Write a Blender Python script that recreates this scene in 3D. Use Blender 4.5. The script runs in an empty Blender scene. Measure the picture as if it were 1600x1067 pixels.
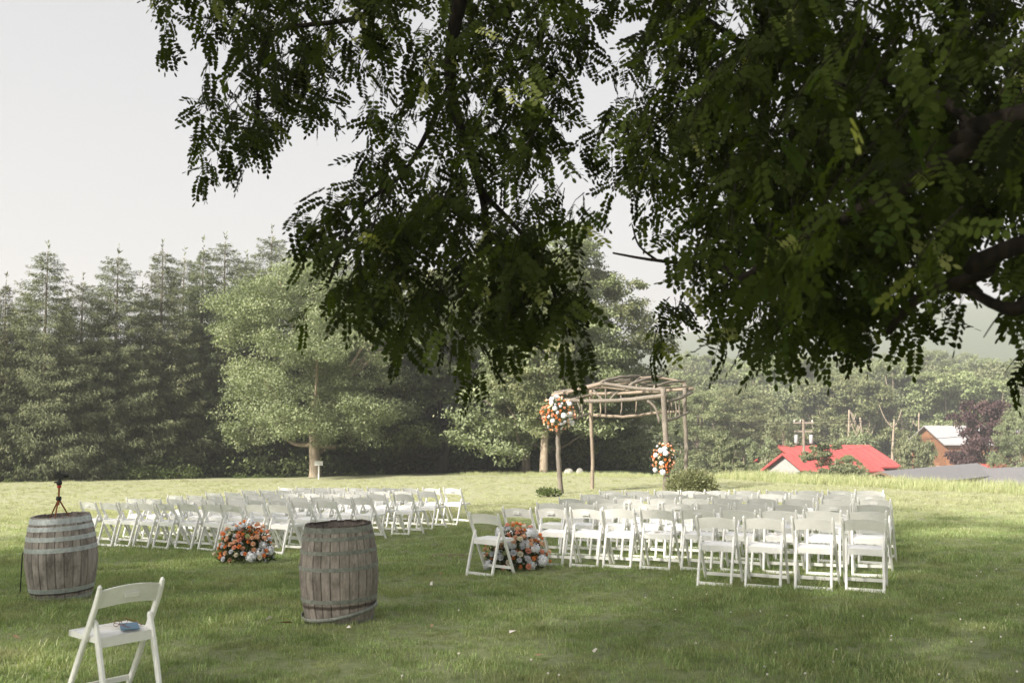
import bpy, bmesh, math, random
import numpy as np
from mathutils import Vector, Matrix

R = math.radians
rng = np.random.default_rng(7)
random.seed(7)
sc = bpy.context.scene
COL = sc.collection

# ------------------------------------------------------------------ camera, sky, sun, exposure
FPX, HC, YH = 1556.0, 1.83, 650.0
PITCH = math.atan((YH - 533.5) / FPX)
cd = bpy.data.cameras.new('camera')
cam = bpy.data.objects.new('camera', cd); COL.objects.link(cam)
cam.location = (0, 0, HC)
cam.rotation_euler = (math.pi / 2 + PITCH, 0, 0)
cd.sensor_width = 36.0
cd.lens = FPX / 1600 * 36
cd.clip_start = 0.05
cd.clip_end = 8000
cd.dof.use_dof = True
cd.dof.focus_distance = 13.0
cd.dof.aperture_fstop = 3.6
sc.camera = cam

SUN_EL, SUN_AZ = R(37), math.atan2(-0.76, -0.65)
world = bpy.data.worlds.new("World"); sc.world = world
world.use_nodes = True
nt = world.node_tree; nt.nodes.clear()
sky = nt.nodes.new('ShaderNodeTexSky'); sky.sky_type = 'NISHITA'
sky.sun_disc = False; sky.sun_elevation = SUN_EL; sky.sun_rotation = SUN_AZ
sky.dust_density = 6.0; sky.air_density = 1.0; sky.ozone_density = 1.0
hs = nt.nodes.new('ShaderNodeHueSaturation'); hs.inputs['Saturation'].default_value = 0.15
mx = nt.nodes.new('ShaderNodeMix'); mx.data_type = 'RGBA'
mx.inputs['Factor'].default_value = 0.40
mx.inputs['B'].default_value = (3.48, 3.54, 3.80, 1)       # bright even haze over the whole sky
bg = nt.nodes.new('ShaderNodeBackground'); bg.inputs['Strength'].default_value = 0.07
wo = nt.nodes.new('ShaderNodeOutputWorld')
nt.links.new(sky.outputs[0], hs.inputs['Color'])
nt.links.new(hs.outputs[0], mx.inputs['A'])
nt.links.new(mx.outputs['Result'], bg.inputs['Color'])
nt.links.new(bg.outputs[0], wo.inputs['Surface'])

sd = bpy.data.lights.new('sun', 'SUN'); sd.energy = 4.6; sd.angle = R(2.6); sd.color = (1.0, 0.93, 0.82)
sun = bpy.data.objects.new('sun', sd); COL.objects.link(sun)
tosun = Vector((math.sin(SUN_AZ) * math.cos(SUN_EL), math.cos(SUN_AZ) * math.cos(SUN_EL), math.sin(SUN_EL)))
sun.rotation_euler = tosun.to_track_quat('Z', 'Y').to_euler()
sun.location = tosun * 60

sc.view_settings.view_transform = 'Standard'
sc.view_settings.look = 'None'
sc.view_settings.gamma = 1.0
sc.view_settings.use_curve_mapping = False
sc.view_settings.exposure = 1.64
sc.cycles.use_denoising = True
sc.cycles.max_bounces = 6
sc.cycles.diffuse_bounces = 3
sc.cycles.transmission_bounces = 3
sc.cycles.transparent_max_bounces = 8
sc.cycles.volume_bounces = 0

# ------------------------------------------------------------------ helpers
CP, SP = math.cos(PITCH), math.sin(PITCH)
def P(px, py, Y):
    """point of the place seen at photo pixel px, py at distance Y in front of the camera"""
    u = (px - 800) / FPX; v = -(py - 533.5) / FPX
    dy = CP - v * SP; dz = SP + v * CP
    k = Y / dy
    return Vector((u * k, Y, HC + dz * k))

def sstep(a, b, x):
    t = np.clip((np.asarray(x, float) - a) / (b - a), 0, 1)
    return t * t * (3 - 2 * t)

def beyond(x, y):
    d1 = (x - 15.2) * .88 + (y - 29.5) * .474
    d2 = (x - 8.2) * .65 + (y - 42.5) * .76
    return np.maximum(d1, d2)

def hgt(x, y):
    x = np.asarray(x, float); y = np.asarray(y, float)
    z = .246 - .0307 * np.clip(y, 8, 31) - .022 * np.clip(y - 31, 0, 32)
    z = z + .0212 * np.clip(x, 0, 8) * sstep(5, 10, y) + .0212 * np.clip(x, -12, 0) * sstep(10.5, 16, y)
    z = z + .006 * np.sin(x * .9 + 1.3) * np.sin(y * .7)
    d = beyond(x, y)
    w = sstep(.10, .22, x / np.maximum(y, 1)) * (y > 0)
    z = z - (.6 * sstep(.5, 6, d) + 7.2 * sstep(3, 60, d)) * w
    r = np.hypot(x, y)
    z = z + 11 * sstep(150, 330, r) * w
    az = x / np.maximum(y, 1)
    hill = (66 + 38 * sstep(.05, .5, az) + 6 * np.sin(az * 9)) 
    z = z + hill * sstep(420, 980, r)
    return z
def gz(x, y): return float(hgt(x, y))

def mesh_arrays(name, V, F, mat=None, tint=None, smooth=False):
    """V (n,3), F (m,k) one face size"""
    V = np.asarray(V, np.float32); F = np.asarray(F, np.int32)
    me = bpy.data.meshes.new(name)
    me.vertices.add(len(V)); me.vertices.foreach_set('co', V.ravel())
    m, k = F.shape
    me.loops.add(m * k); me.loops.foreach_set('vertex_index', F.ravel())
    me.polygons.add(m)
    me.polygons.foreach_set('loop_start', np.arange(0, m * k, k, dtype=np.int32))
    if smooth: me.polygons.foreach_set('use_smooth', np.ones(m, bool))
    me.update(calc_edges=True)
    if tint is not None:
        a = me.attributes.new('tint', 'FLOAT', 'POINT')
        a.data.foreach_set('value', np.asarray(tint, np.float32))
    if mat: me.materials.append(mat)
    return me

def link(name, me, parent=None, loc=None, rot=None, scale=None):
    o = bpy.data.objects.new(name, me); COL.objects.link(o)
    if parent is not None: o.parent = parent
    if loc is not None: o.location = loc
    if rot is not None: o.rotation_euler = rot
    if scale is not None: o.scale = scale if hasattr(scale, '__len__') else (scale,) * 3
    return o

def tag(o, label, cat, group=None):
    o['label'] = label; o['category'] = cat
    if group: o['group'] = group
    return o
def thing(name, label, cat, loc=(0, 0, 0), rz=0, group=None, scale=1):
    o = bpy.data.objects.new(name, None); COL.objects.link(o)
    o.empty_display_size = .2
    o.location = loc; o.rotation_euler = (0, 0, rz); o.scale = (scale,) * 3
    return tag(o, label, cat, group)

class MB:
    def __init__(s): s.v = []; s.f = []
    def add(s, verts, faces):
        b = len(s.v); s.v += [tuple(p) for p in verts]
        s.f += [tuple(i + b for i in f) for f in faces]
    def box(s, c, d, rot=None):
        c = Vector(c); vs = []
        for sx in (-1, 1):
            for sy in (-1, 1):
                for sz in (-1, 1):
                    p = Vector((sx * d[0] / 2, sy * d[1] / 2, sz * d[2] / 2))
                    if rot is not None: p = rot @ p
                    vs.append(c + p)
        s.add(vs, [(0, 1, 3, 2), (4, 6, 7, 5), (0, 4, 5, 1), (2, 3, 7, 6), (0, 2, 6, 4), (1, 5, 7, 3)])
    def sweep(s, pts, hw, ht, side=(1, 0, 0), ch=.3):
        """rounded-rectangle bar along pts; hw along side, ht across"""
        pts = [Vector(p) for p in pts]; side = Vector(side).normalized(); n = len(pts)
        hws = hw if hasattr(hw, '__len__') else [hw] * n
        hts = ht if hasattr(ht, '__len__') else [ht] * n
        vs = []
        for i, p in enumerate(pts):
            t = (pts[min(i + 1, n - 1)] - pts[max(i - 1, 0)]).normalized()
            b = t.cross(side).normalized(); a = b.cross(t).normalized()
            w, h = hws[i], hts[i]; c = ch * min(w, h)
            for (x, y) in ((w - c, h), (w, h - c), (w, -h + c), (w - c, -h), (-w + c, -h), (-w, -h + c), (-w, h - c), (-w + c, h)):
                vs.append(p + a * x + b * y)
        fs = []
        for i in range(n - 1):
            for k in range(8):
                k2 = (k + 1) % 8
                fs.append((i * 8 + k, i * 8 + k2, (i + 1) * 8 + k2, (i + 1) * 8 + k))
        fs.append(tuple(range(8))[::-1]); fs.append(tuple((n - 1) * 8 + k for k in range(8)))
        s.add(vs, fs)
    def tube(s, pts, rad, seg=8, wob=0.0, seed=0):
        rr = random.Random(seed)
        pts = [Vector(p) for p in pts]; n = len(pts)
        rads = rad if hasattr(rad, '__len__') else [rad] * n
        vs = []; ref = Vector((.3, .2, 1)).normalized()
        ph = [rr.uniform(-1, 1) for _ in range(seg)]
        for i, p in enumerate(pts):
            t = (pts[min(i + 1, n - 1)] - pts[max(i - 1, 0)])
            t = t.normalized() if t.length > 1e-6 else Vector((0, 0, 1))
            if abs(t.dot(ref)) > .95: r0 = Vector((1, 0, .1)).normalized()
            else: r0 = ref
            a = t.cross(r0).normalized(); b = t.cross(a).normalized()
            for k in range(seg):
                an = 2 * math.pi * k / seg
                q = rads[i] * (1 + wob * (ph[k] * .6 + rr.uniform(-.5, .5)))
                vs.append(p + a * math.cos(an) * q + b * math.sin(an) * q)
        fs = []
        for i in range(n - 1):
            for k in range(seg):
                k2 = (k + 1) % seg
                fs.append((i * seg + k, (i + 1) * seg + k, (i + 1) * seg + k2, i * seg + k2))
        fs.append(tuple(range(seg))); fs.append(tuple((n - 1) * seg + k for k in range(seg))[::-1])
        s.add(vs, fs)
    def lathe(s, prof, seg=24, c=(0, 0, 0)):
        vs = []; n = len(prof)
        for (r, z) in prof:
            for k in range(seg):
                a = 2 * math.pi * k / seg
                vs.append((c[0] + r * math.cos(a), c[1] + r * math.sin(a), c[2] + z))
        fs = []
        for i in range(n - 1):
            for k in range(seg):
                k2 = (k + 1) % seg
                fs.append((i * seg + k, i * seg + k2, (i + 1) * seg + k2, (i + 1) * seg + k))
        s.add(vs, fs)
    def mesh(s, name, mat, smooth=False):
        me = bpy.data.meshes.new(name)
        me.from_pydata(s.v, [], s.f); me.update()
        if smooth: me.polygons.foreach_set('use_smooth', np.ones(len(me.polygons), bool))
        if mat: me.materials.append(mat)
        bm = bmesh.new(); bm.from_mesh(me); bmesh.ops.recalc_face_normals(bm, faces=bm.faces); bm.to_mesh(me); bm.free()
        return me
    def obj(s, name, mat, parent=None, smooth=False, **k):
        return link(name, s.mesh(name, mat, smooth), parent, **k)

def smooth_path(pts, n=6):
    pts = [Vector(p) for p in pts]; out = []
    for i in range(len(pts) - 1):
        p0 = pts[max(i - 1, 0)]; p1 = pts[i]; p2 = pts[i + 1]; p3 = pts[min(i + 2, len(pts) - 1)]
        for j in range(n):
            t = j / n
            out.append(.5 * ((2 * p1) + (-p0 + p2) * t + (2 * p0 - 5 * p1 + 4 * p2 - p3) * t * t + (-p0 + 3 * p1 - 3 * p2 + p3) * t ** 3))
    out.append(pts[-1])
    return out

# ------------------------------------------------------------------ materials
class NT:
    def __init__(s, name):
        s.m = bpy.data.materials.new(name); s.m.use_nodes = True
        s.t = s.m.node_tree; s.t.nodes.clear()
        s.out = s.t.nodes.new('ShaderNodeOutputMaterial')
    def n(s, typ, **kw):
        nd = s.t.nodes.new(typ)
        for k, v in kw.items():
            if k in nd.inputs: nd.inputs[k].default_value = v
            else: setattr(nd, k, v)
        return nd
    def l(s, a, b): s.t.links.new(a, b)
    def ramp(s, fac, stops, interp='LINEAR'):
        r = s.n('ShaderNodeValToRGB'); r.color_ramp.interpolation = interp
        e = r.color_ramp.elements
        while len(e) < len(stops): e.new(.5)
        for el, (p, c) in zip(e, stops): el.position = p; el.color = (*c, 1) if len(c) == 3 else c
        s.l(fac, r.inputs['Fac']); return r.outputs['Color']
    def noise(s, vec, scale, detail=4, rough=.55, dist=0.0):
        nd = s.n('ShaderNodeTexNoise', Scale=scale, Detail=detail, Roughness=rough, Distortion=dist)
        if vec is not None: s.l(vec, nd.inputs['Vector'])
        return nd.outputs['Fac']
    def mapv(s, vec, scale):
        nd = s.n('ShaderNodeMapping'); nd.inputs['Scale'].default_value = scale
        s.l(vec, nd.inputs['Vector']); return nd.outputs[0]
    def mix(s, f, a, b, mode='MIX'):
        nd = s.n('ShaderNodeMix', data_type='RGBA', blend_type=mode)
        for sock, v in ((nd.inputs['Factor'], f), (nd.inputs['A'], a), (nd.inputs['B'], b)):
            if isinstance(v, (int, float)): sock.default_value = v
            elif isinstance(v, tuple): sock.default_value = (*v, 1) if len(v) == 3 else v
            else: s.l(v, sock)
        return nd.outputs['Result']
    def surf(s, color, rough=.7, bump=None, bstr=.3, bdist=.01, metal=0.0, spec=.4):
        b = s.n('ShaderNodeBsdfPrincipled')
        b.inputs['Roughness'].default_value = rough if isinstance(rough, (int, float)) else .5
        if not isinstance(rough, (int, float)): s.l(rough, b.inputs['Roughness'])
        b.inputs['Metallic'].default_value = metal
        b.inputs['Specular IOR Level'].default_value = spec
        if isinstance(color, tuple): b.inputs['Base Color'].default_value = (*color, 1)
        else: s.l(color, b.inputs['Base Color'])
        if bump is not None:
            bn = s.n('ShaderNodeBump', Strength=bstr, Distance=bdist); s.l(bump, bn.inputs['Height']); s.l(bn.outputs[0], b.inputs['Normal'])
        s.l(b.outputs[0], s.out.inputs['Surface']); return s.m

def leaf_mat(name, dark, light, pale=None, transl=.35, trc=(1.3, 1.5, .6), spec=.25, rough=.55, objvar=.25, patch=None):
    n = NT(name)
    at = n.n('ShaderNodeAttribute', attribute_name='tint')
    oi = n.n('ShaderNodeObjectInfo')
    geo = n.n('ShaderNodeNewGeometry')
    stops = [(0, dark), (.75, light)] + ([(1, pale)] if pale else [])
    c = n.ramp(at.outputs['Fac'], stops)
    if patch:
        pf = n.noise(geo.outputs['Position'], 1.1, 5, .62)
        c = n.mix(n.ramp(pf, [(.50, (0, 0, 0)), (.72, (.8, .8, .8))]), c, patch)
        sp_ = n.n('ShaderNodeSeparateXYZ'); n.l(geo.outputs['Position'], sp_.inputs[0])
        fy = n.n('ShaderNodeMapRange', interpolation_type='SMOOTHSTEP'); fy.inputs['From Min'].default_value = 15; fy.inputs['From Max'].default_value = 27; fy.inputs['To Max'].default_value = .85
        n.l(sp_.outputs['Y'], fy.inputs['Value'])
        c = n.mix(fy.outputs[0], c, n.mix(pf, (.33, .335, .20), (.42, .405, .28)))  # sunlit far lawn painted into the blade colour, paler with distance
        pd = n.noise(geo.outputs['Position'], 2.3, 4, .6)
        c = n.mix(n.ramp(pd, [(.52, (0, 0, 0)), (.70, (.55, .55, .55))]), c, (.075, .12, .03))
    hv = n.n('ShaderNodeHueSaturation')
    mr = n.n('ShaderNodeMapRange'); mr.inputs['To Min'].default_value = 1 - objvar; mr.inputs['To Max'].default_value = 1 + objvar
    n.l(oi.outputs['Random'], mr.inputs['Value']); n.l(mr.outputs[0], hv.inputs['Value']); n.l(c, hv.inputs['Color'])
    mr2 = n.n('ShaderNodeMapRange'); mr2.inputs['To Min'].default_value = .487; mr2.inputs['To Max'].default_value = .513
    n.l(oi.outputs['Random'], mr2.inputs['Value']); n.l(mr2.outputs[0], hv.inputs['Hue'])
    c = hv.outputs[0]
    b = n.n('ShaderNodeBsdfPrincipled'); b.inputs['Roughness'].default_value = rough
    b.inputs['Specular IOR Level'].default_value = spec
    n.l(c, b.inputs['Base Color'])
    tc = n.mix(1.0, c, trc, 'MULTIPLY')
    tr = n.n('ShaderNodeBsdfTranslucent'); n.l(tc, tr.inputs['Color'])
    ms = n.n('ShaderNodeMixShader'); ms.inputs[0].default_value = transl
    n.l(b.outputs[0], ms.inputs[1]); n.l(tr.outputs[0], ms.inputs[2]); n.l(ms.outputs[0], n.out.inputs['Surface'])
    return n.m

def bark_mat(name, c1, c2, sc_=(6, 6, 1.2), bstr=.7, spec=.3):
    n = NT(name); tc = n.n('ShaderNodeTexCoord')
    v = n.mapv(tc.outputs['Object'], sc_)
    f = n.noise(v, 4, 6, .65); f2 = n.noise(tc.outputs['Object'], 1.7, 3)
    c = n.ramp(f, [(.3, c1), (.7, c2)])
    c = n.mix(n.ramp(f2, [(.35, (0, 0, 0)), (.75, (.5, .5, .5))]), c, tuple(x * .55 for x in c1))
    return n.surf(c, .9, f, bstr, .02, 0, spec)

M = {}
def flat(name, col, rough=.6, metal=0, var=.12, scale=12, bstr=.1, spec=.4):
    n = NT(name); tc = n.n('ShaderNodeTexCoord')
    f = n.noise(tc.outputs['Object'], scale, 5)
    c = n.ramp(f, [(.3, tuple(x * (1 - var) for x in col)), (.7, tuple(min(x * (1 + var), 1) for x in col))])
    M[name] = n.surf(c, rough, f, bstr, .003, metal, spec); return M[name]

def lawn_mat():
    n = NT('lawn'); geo = n.n('ShaderNodeNewGeometry'); pos = geo.outputs['Position']
    big = n.noise(pos, .12, 3, .5); mid = n.noise(pos, .9, 4, .6); fine = n.noise(pos, 14, 5, .7)
    micro = n.noise(pos, 70, 4, .7)
    green = n.ramp(fine, [(.28, (.155, .185, .085)), (.72, (.28, .31, .155))])
    dry = n.ramp(fine, [(.28, (.215, .215, .130)), (.72, (.315, .31, .205))])  # dry patches, and the tone painted over the sunlit far stretch
    # sunlight farther out painted in as a paler lawn colour, faint mowing bands
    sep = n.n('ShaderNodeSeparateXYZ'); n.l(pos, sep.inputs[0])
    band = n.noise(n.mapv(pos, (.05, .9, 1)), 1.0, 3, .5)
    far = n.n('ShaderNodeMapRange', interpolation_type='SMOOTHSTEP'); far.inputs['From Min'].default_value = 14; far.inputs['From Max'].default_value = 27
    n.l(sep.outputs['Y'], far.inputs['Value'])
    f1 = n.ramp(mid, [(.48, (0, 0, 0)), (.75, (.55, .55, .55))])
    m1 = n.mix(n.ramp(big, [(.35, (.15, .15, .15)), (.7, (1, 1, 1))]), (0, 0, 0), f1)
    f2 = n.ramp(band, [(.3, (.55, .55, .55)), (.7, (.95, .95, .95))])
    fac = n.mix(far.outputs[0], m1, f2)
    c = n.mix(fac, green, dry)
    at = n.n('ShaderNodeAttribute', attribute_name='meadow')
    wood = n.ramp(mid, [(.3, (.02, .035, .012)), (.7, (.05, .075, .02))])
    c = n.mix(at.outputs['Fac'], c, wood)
    h = n.mix(.5, fine, micro)
    return n.surf(c, .95, h, .8, .03, 0, .15)
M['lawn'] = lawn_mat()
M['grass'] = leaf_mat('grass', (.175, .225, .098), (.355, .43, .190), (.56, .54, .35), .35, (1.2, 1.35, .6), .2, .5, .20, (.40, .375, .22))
M['tallgrass'] = leaf_mat('tallgrass', (.26, .30, .14), (.46, .48, .27), (.58, .55, .38), .35, (1.1, 1.2, .7), .1, .7, 0)
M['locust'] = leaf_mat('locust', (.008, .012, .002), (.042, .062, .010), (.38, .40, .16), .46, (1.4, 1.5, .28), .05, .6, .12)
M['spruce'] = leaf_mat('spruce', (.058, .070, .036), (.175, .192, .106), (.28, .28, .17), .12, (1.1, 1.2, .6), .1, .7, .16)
M['broad'] = leaf_mat('broad', (.090, .108, .050), (.250, .270, .145), (.38, .375, .22), .30, (1.1, 1.3, .6), .15, .6, .16)
M['hazel'] = leaf_mat('pale_leaf', (.105, .125, .065), (.265, .285, .165), (.38, .375, .24), .30, (1.1, 1.3, .6), .15, .6, .14)
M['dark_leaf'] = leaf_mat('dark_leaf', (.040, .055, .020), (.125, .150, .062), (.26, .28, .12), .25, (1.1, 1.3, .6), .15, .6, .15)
M['purple'] = leaf_mat('purple_leaf', (.035, .020, .024), (.085, .050, .052), (.13, .08, .07), .15, (1.2, .9, .8), .15, .6, .1)
M['under'] = leaf_mat('under', (.035, .055, .018), (.13, .16, .055), (.25, .27, .11), .30, (1.1, 1.3, .6), .12, .6, .1)
M['farleaf'] = leaf_mat('far_leaf', (.10, .125, .055), (.28, .31, .16), (.42, .41, .24), .30, (1.1, 1.3, .6), .12, .6, .20)
M['bark'] = bark_mat('bark', (.10, .085, .065), (.24, .20, .16))
M['barkpale'] = bark_mat('barkpale', (.24, .19, .14), (.42, .35, .27))
M['barkdark'] = bark_mat('barkdark', (.035, .028, .022), (.085, .07, .055), (9, 9, 2))
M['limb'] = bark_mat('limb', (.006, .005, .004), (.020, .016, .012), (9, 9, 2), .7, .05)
M['log'] = bark_mat('log', (.10, .085, .068), (.27, .235, .20), (10, 10, 1.5), .5)
M['logpale'] = bark_mat('logpale', (.16, .125, .095), (.34, .28, .22), (10, 10, 1.5), .4)
flat('resin', (.88, .87, .845), .38, 0, .03, 30, .02, .5)
flat('vinyl', (.88, .87, .85), .45, 0, .03, 60, .06)
flat('hoop', (.42, .45, .45), .5, .35, .25, 25, .25)
flat('hoopgreen', (.20, .21, .185), .75, .15, .3, 30, .4)
flat('white', (.80, .81, .84), .7, 0, .1, 60, .2)
flat('cream', (.88, .82, .66), .7, 0, .1, 60, .2)
flat('lime', (.55, .60, .33), .7, 0, .1, 60, .2)
flat('orange', (.95, .36, .10), .6, 0, .15, 50, .2)
flat('coral', (.96, .47, .33), .6, 0, .15, 50, .2)
flat('peach', (.95, .62, .43), .6, 0, .12, 50, .2)
flat('redroof', (.42, .075, .07), .5, .1, .10, 3, .1)
flat('greyroof', (.15, .145, .15), .85, 0, .15, 6, .3)
flat('paleroof', (.32, .31, .315), .6, .1, .08, 4, .1)
flat('brownwall', (.24, .115, .06), .8, 0, .2, 5, .3)
flat('greywall', (.30, .29, .275), .85, 0, .12, 5, .2)
flat('darkwood', (.13, .085, .055), .85, 0, .25, 8, .3)
flat('glass', (.05, .055, .06), .15, 0, .1, 4, 0)
flat('trim', (.66, .64, .60), .6)
flat('black', (.015, .015, .017), .4)
flat('copper', (.26, .09, .03), .35, .6)
flat('redplastic', (.45, .03, .02), .35)
flat('bluepaper', (.10, .20, .30), .6)
flat('paper', (.72, .70, .66), .7)
flat('tortoise', (.22, .07, .03), .3)
flat('signgrey', (.50, .50, .47), .7)
flat('drybrown', (.34, .22, .12), .8)
flat('petal', (.78, .72, .66), .7)
flat('polewood', (.26, .22, .18), .9)
flat('carpaint', (.55, .60, .64), .3, .2)
flat('stone', (.42, .40, .36), .9, 0, .2, 6, .5)
flat('soil', (.12, .085, .055), .95, 0, .3, 9, .6)

def stave_mat(name, c1, c2, stain, bands=()):
    n = NT(name); tc = n.n('ShaderNodeTexCoord'); oi = n.n('ShaderNodeObjectInfo')
    geo = n.n('ShaderNodeNewGeometry')
    v = n.mapv(geo.outputs['Position'], (30, 30, 3.0))
    f = n.noise(v, 1.4, 6, .7); g = n.noise(n.mapv(geo.outputs['Position'], (9, 9, 5)), 1, 5, .7)
    c = n.ramp(f, [(.3, c1), (.72, c2)])
    c = n.mix(n.ramp(g, [(.46, (0, 0, 0)), (.70, (.75, .75, .75))]), c, stain)
    sz_ = n.n('ShaderNodeSeparateXYZ'); n.l(tc.outputs['Object'], sz_.inputs[0])
    wob = n.n('ShaderNodeMath', operation='MULTIPLY_ADD'); n.l(g, wob.inputs[0]); wob.inputs[1].default_value = .05; n.l(sz_.outputs['Z'], wob.inputs[2])
    for z0, z1 in bands:
        c = n.mix(n.ramp(wob.outputs[0], [(z0, (0, 0, 0)), (z0 + .012, (.85, .85, .85)), (z1, (.85, .85, .85)), (z1 + .012, (0, 0, 0))]), c, (.045, .03, .022))
    hv = n.n('ShaderNodeHueSaturation'); mr = n.n('ShaderNodeMapRange'); mr.inputs['To Min'].default_value = .72; mr.inputs['To Max'].default_value = 1.18
    n.l(oi.outputs['Random'], mr.inputs['Value']); n.l(mr.outputs[0], hv.inputs['Value']); n.l(c, hv.inputs['Color'])
    return n.surf(hv.outputs[0], .85, f, .6, .004)
M['stave1'] = stave_mat('stave1', (.22, .19, .17), (.46, .41, .375), (.07, .058, .05), ((.10, .13),))
M['stave2'] = stave_mat('stave2', (.19, .165, .145), (.40, .35, .315), (.085, .07, .058), ((.185, .215), (.90, .99)))

# ------------------------------------------------------------------ leaf clouds
def rot_frames(d, n):
    """orthonormal frames with x along d, z near n; arrays (k,3)"""
    d = d / np.linalg.norm(d, axis=1, keepdims=True)
    y = np.cross(n, d); y /= np.maximum(np.linalg.norm(y, axis=1, keepdims=True), 1e-6)
    z = np.cross(d, y)
    return np.stack([d, y, z], axis=2)      # columns
def cloud(T, F, pos, d, n, size, tint):
    """copies of template T (v,3), faces F at pos"""
    Rm = rot_frames(d, n)
    V = np.einsum('kij,vj->kvi', Rm, T) * size[:, None, None] + pos[:, None, :]
    k, v = len(pos), len(T)
    Fa = (F[None] + (np.arange(k) * v)[:, None, None]).reshape(-1, F.shape[1])
    return V.reshape(-1, 3), Fa, np.repeat(tint, v)
def merge(parts):
    V, F, T, o = [], [], [], 0
    for v, f, t in parts:
        V.append(v); F.append(f + o); T.append(t); o += len(v)
    return np.concatenate(V), np.concatenate(F), np.concatenate(T)
def rdir(k, g=None):
    g = g or rng
    v = g.normal(size=(k, 3)); return v / np.linalg.norm(v, axis=1, keepdims=True)

RH = np.array([(0, 0, 0), (.45, -.28, .06), (1, 0, 0), (.45, .28, .06)], float); RHF = np.array([(0, 1, 2, 3)])

def broad_crown(seed, H, Rc, zb, nl, per, leaf, mat, flat_=.62, top=1.0, round_=.5, droop=0.0, hole=0.0):
    g = np.random.default_rng(seed)
    parts = []; lobes = []
    for i in range(nl):
        u = g.random()
        z = zb + (H - zb) * u
        q = (u - .42) / .62
        prof = Rc * math.sqrt(max(0.02, 1 - abs(q) ** 2.6)) * top
        an = g.random() * 6.283; rr = prof * (g.random() ** .42) * .92
        lr = Rc * g.uniform(.17, .32) * (1 - .35 * max(0, u - .6))
        lobes.append((np.array([rr * math.cos(an) * g.uniform(.85, 1.1), rr * math.sin(an), z]), lr))
    for c, lr in lobes:
        k = int(per * g.uniform(.7, 1.3))
        dd = rdir(k, g); dd[:, 2] = dd[:, 2] * .8 + .22
        # sub clumps
        ns = 9
        sub = rdir(ns, g) * g.uniform(.45, 1.0, (ns, 1)); 
        idx = g.integers(0, ns, k)
        p = sub[idx] * lr + dd * lr * .48 * (g.random((k, 1)) ** .45)
        p[:, 2] *= flat_
        p[:, 2] -= droop * (p[:, 0] ** 2 + p[:, 1] ** 2) / max(lr, .1)
        pos = c + p
        out = p / np.maximum(np.linalg.norm(p, axis=1, keepdims=True), .01)
        nrm = out * .7 + rdir(k, g) * .8; nrm[:, 2] += .5
        d = rdir(k, g); d[:, 2] -= .35
        lt = g.normal(.0, .10)
        tint = np.clip(.42 + lt + g.normal(0, .2, k), 0, 1)
        parts.append(cloud(RH, RHF, pos, d, nrm, leaf * g.uniform(.6, 1.4, k), tint))
    V, F, T = merge(parts)
    return mesh_arrays('crown', V, F, mat, T), lobes

def trunk_mesh(seed, H, r0, zb, lobes, mat, lean=0.1, nlimb=14, fork=1):
    rr = random.Random(seed); mb = MB()
    top = Vector((lean * H * rr.uniform(-.3, .6), lean * H * rr.uniform(-.4, .4), H * .8))
    for k in range(fork):
        off = Vector((rr.uniform(-.08, .08) * H * (fork > 1), rr.uniform(-.03, .03) * H * (fork > 1), 0))
        pts = [Vector((0, 0, -.4)) + off * .15, Vector((0, 0, H * .04)) + off * .2, off * .5 + Vector((rr.uniform(-.02, .02) * H, 0, H * .25)), off + top * .6, off + top]
        sp = smooth_path(pts, 5); n = len(sp)
        mb.tube(sp, [r0 / (fork ** .4) * ((1.5 if i < 2 else 1.0) * (1 - i / n * .85)) for i in range(n)], 9, .12, seed + k)
    for i in range(min(nlimb, len(lobes))):
        c, lr = lobes[i]
        c = Vector(c); z0 = max(zb * .7, c.z * .55); s0 = top * (z0 / top.z)
        m = (s0 + c) / 2 + Vector((0, 0, -.06 * H))
        sp = smooth_path([s0, m, c], 5)
        mb.tube(sp, [r0 * .38 * (1 - j / len(sp) * .85) for j in range(len(sp))], 6, .1, seed + i)
    return mb.mesh('trunk', mat, True)

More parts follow.
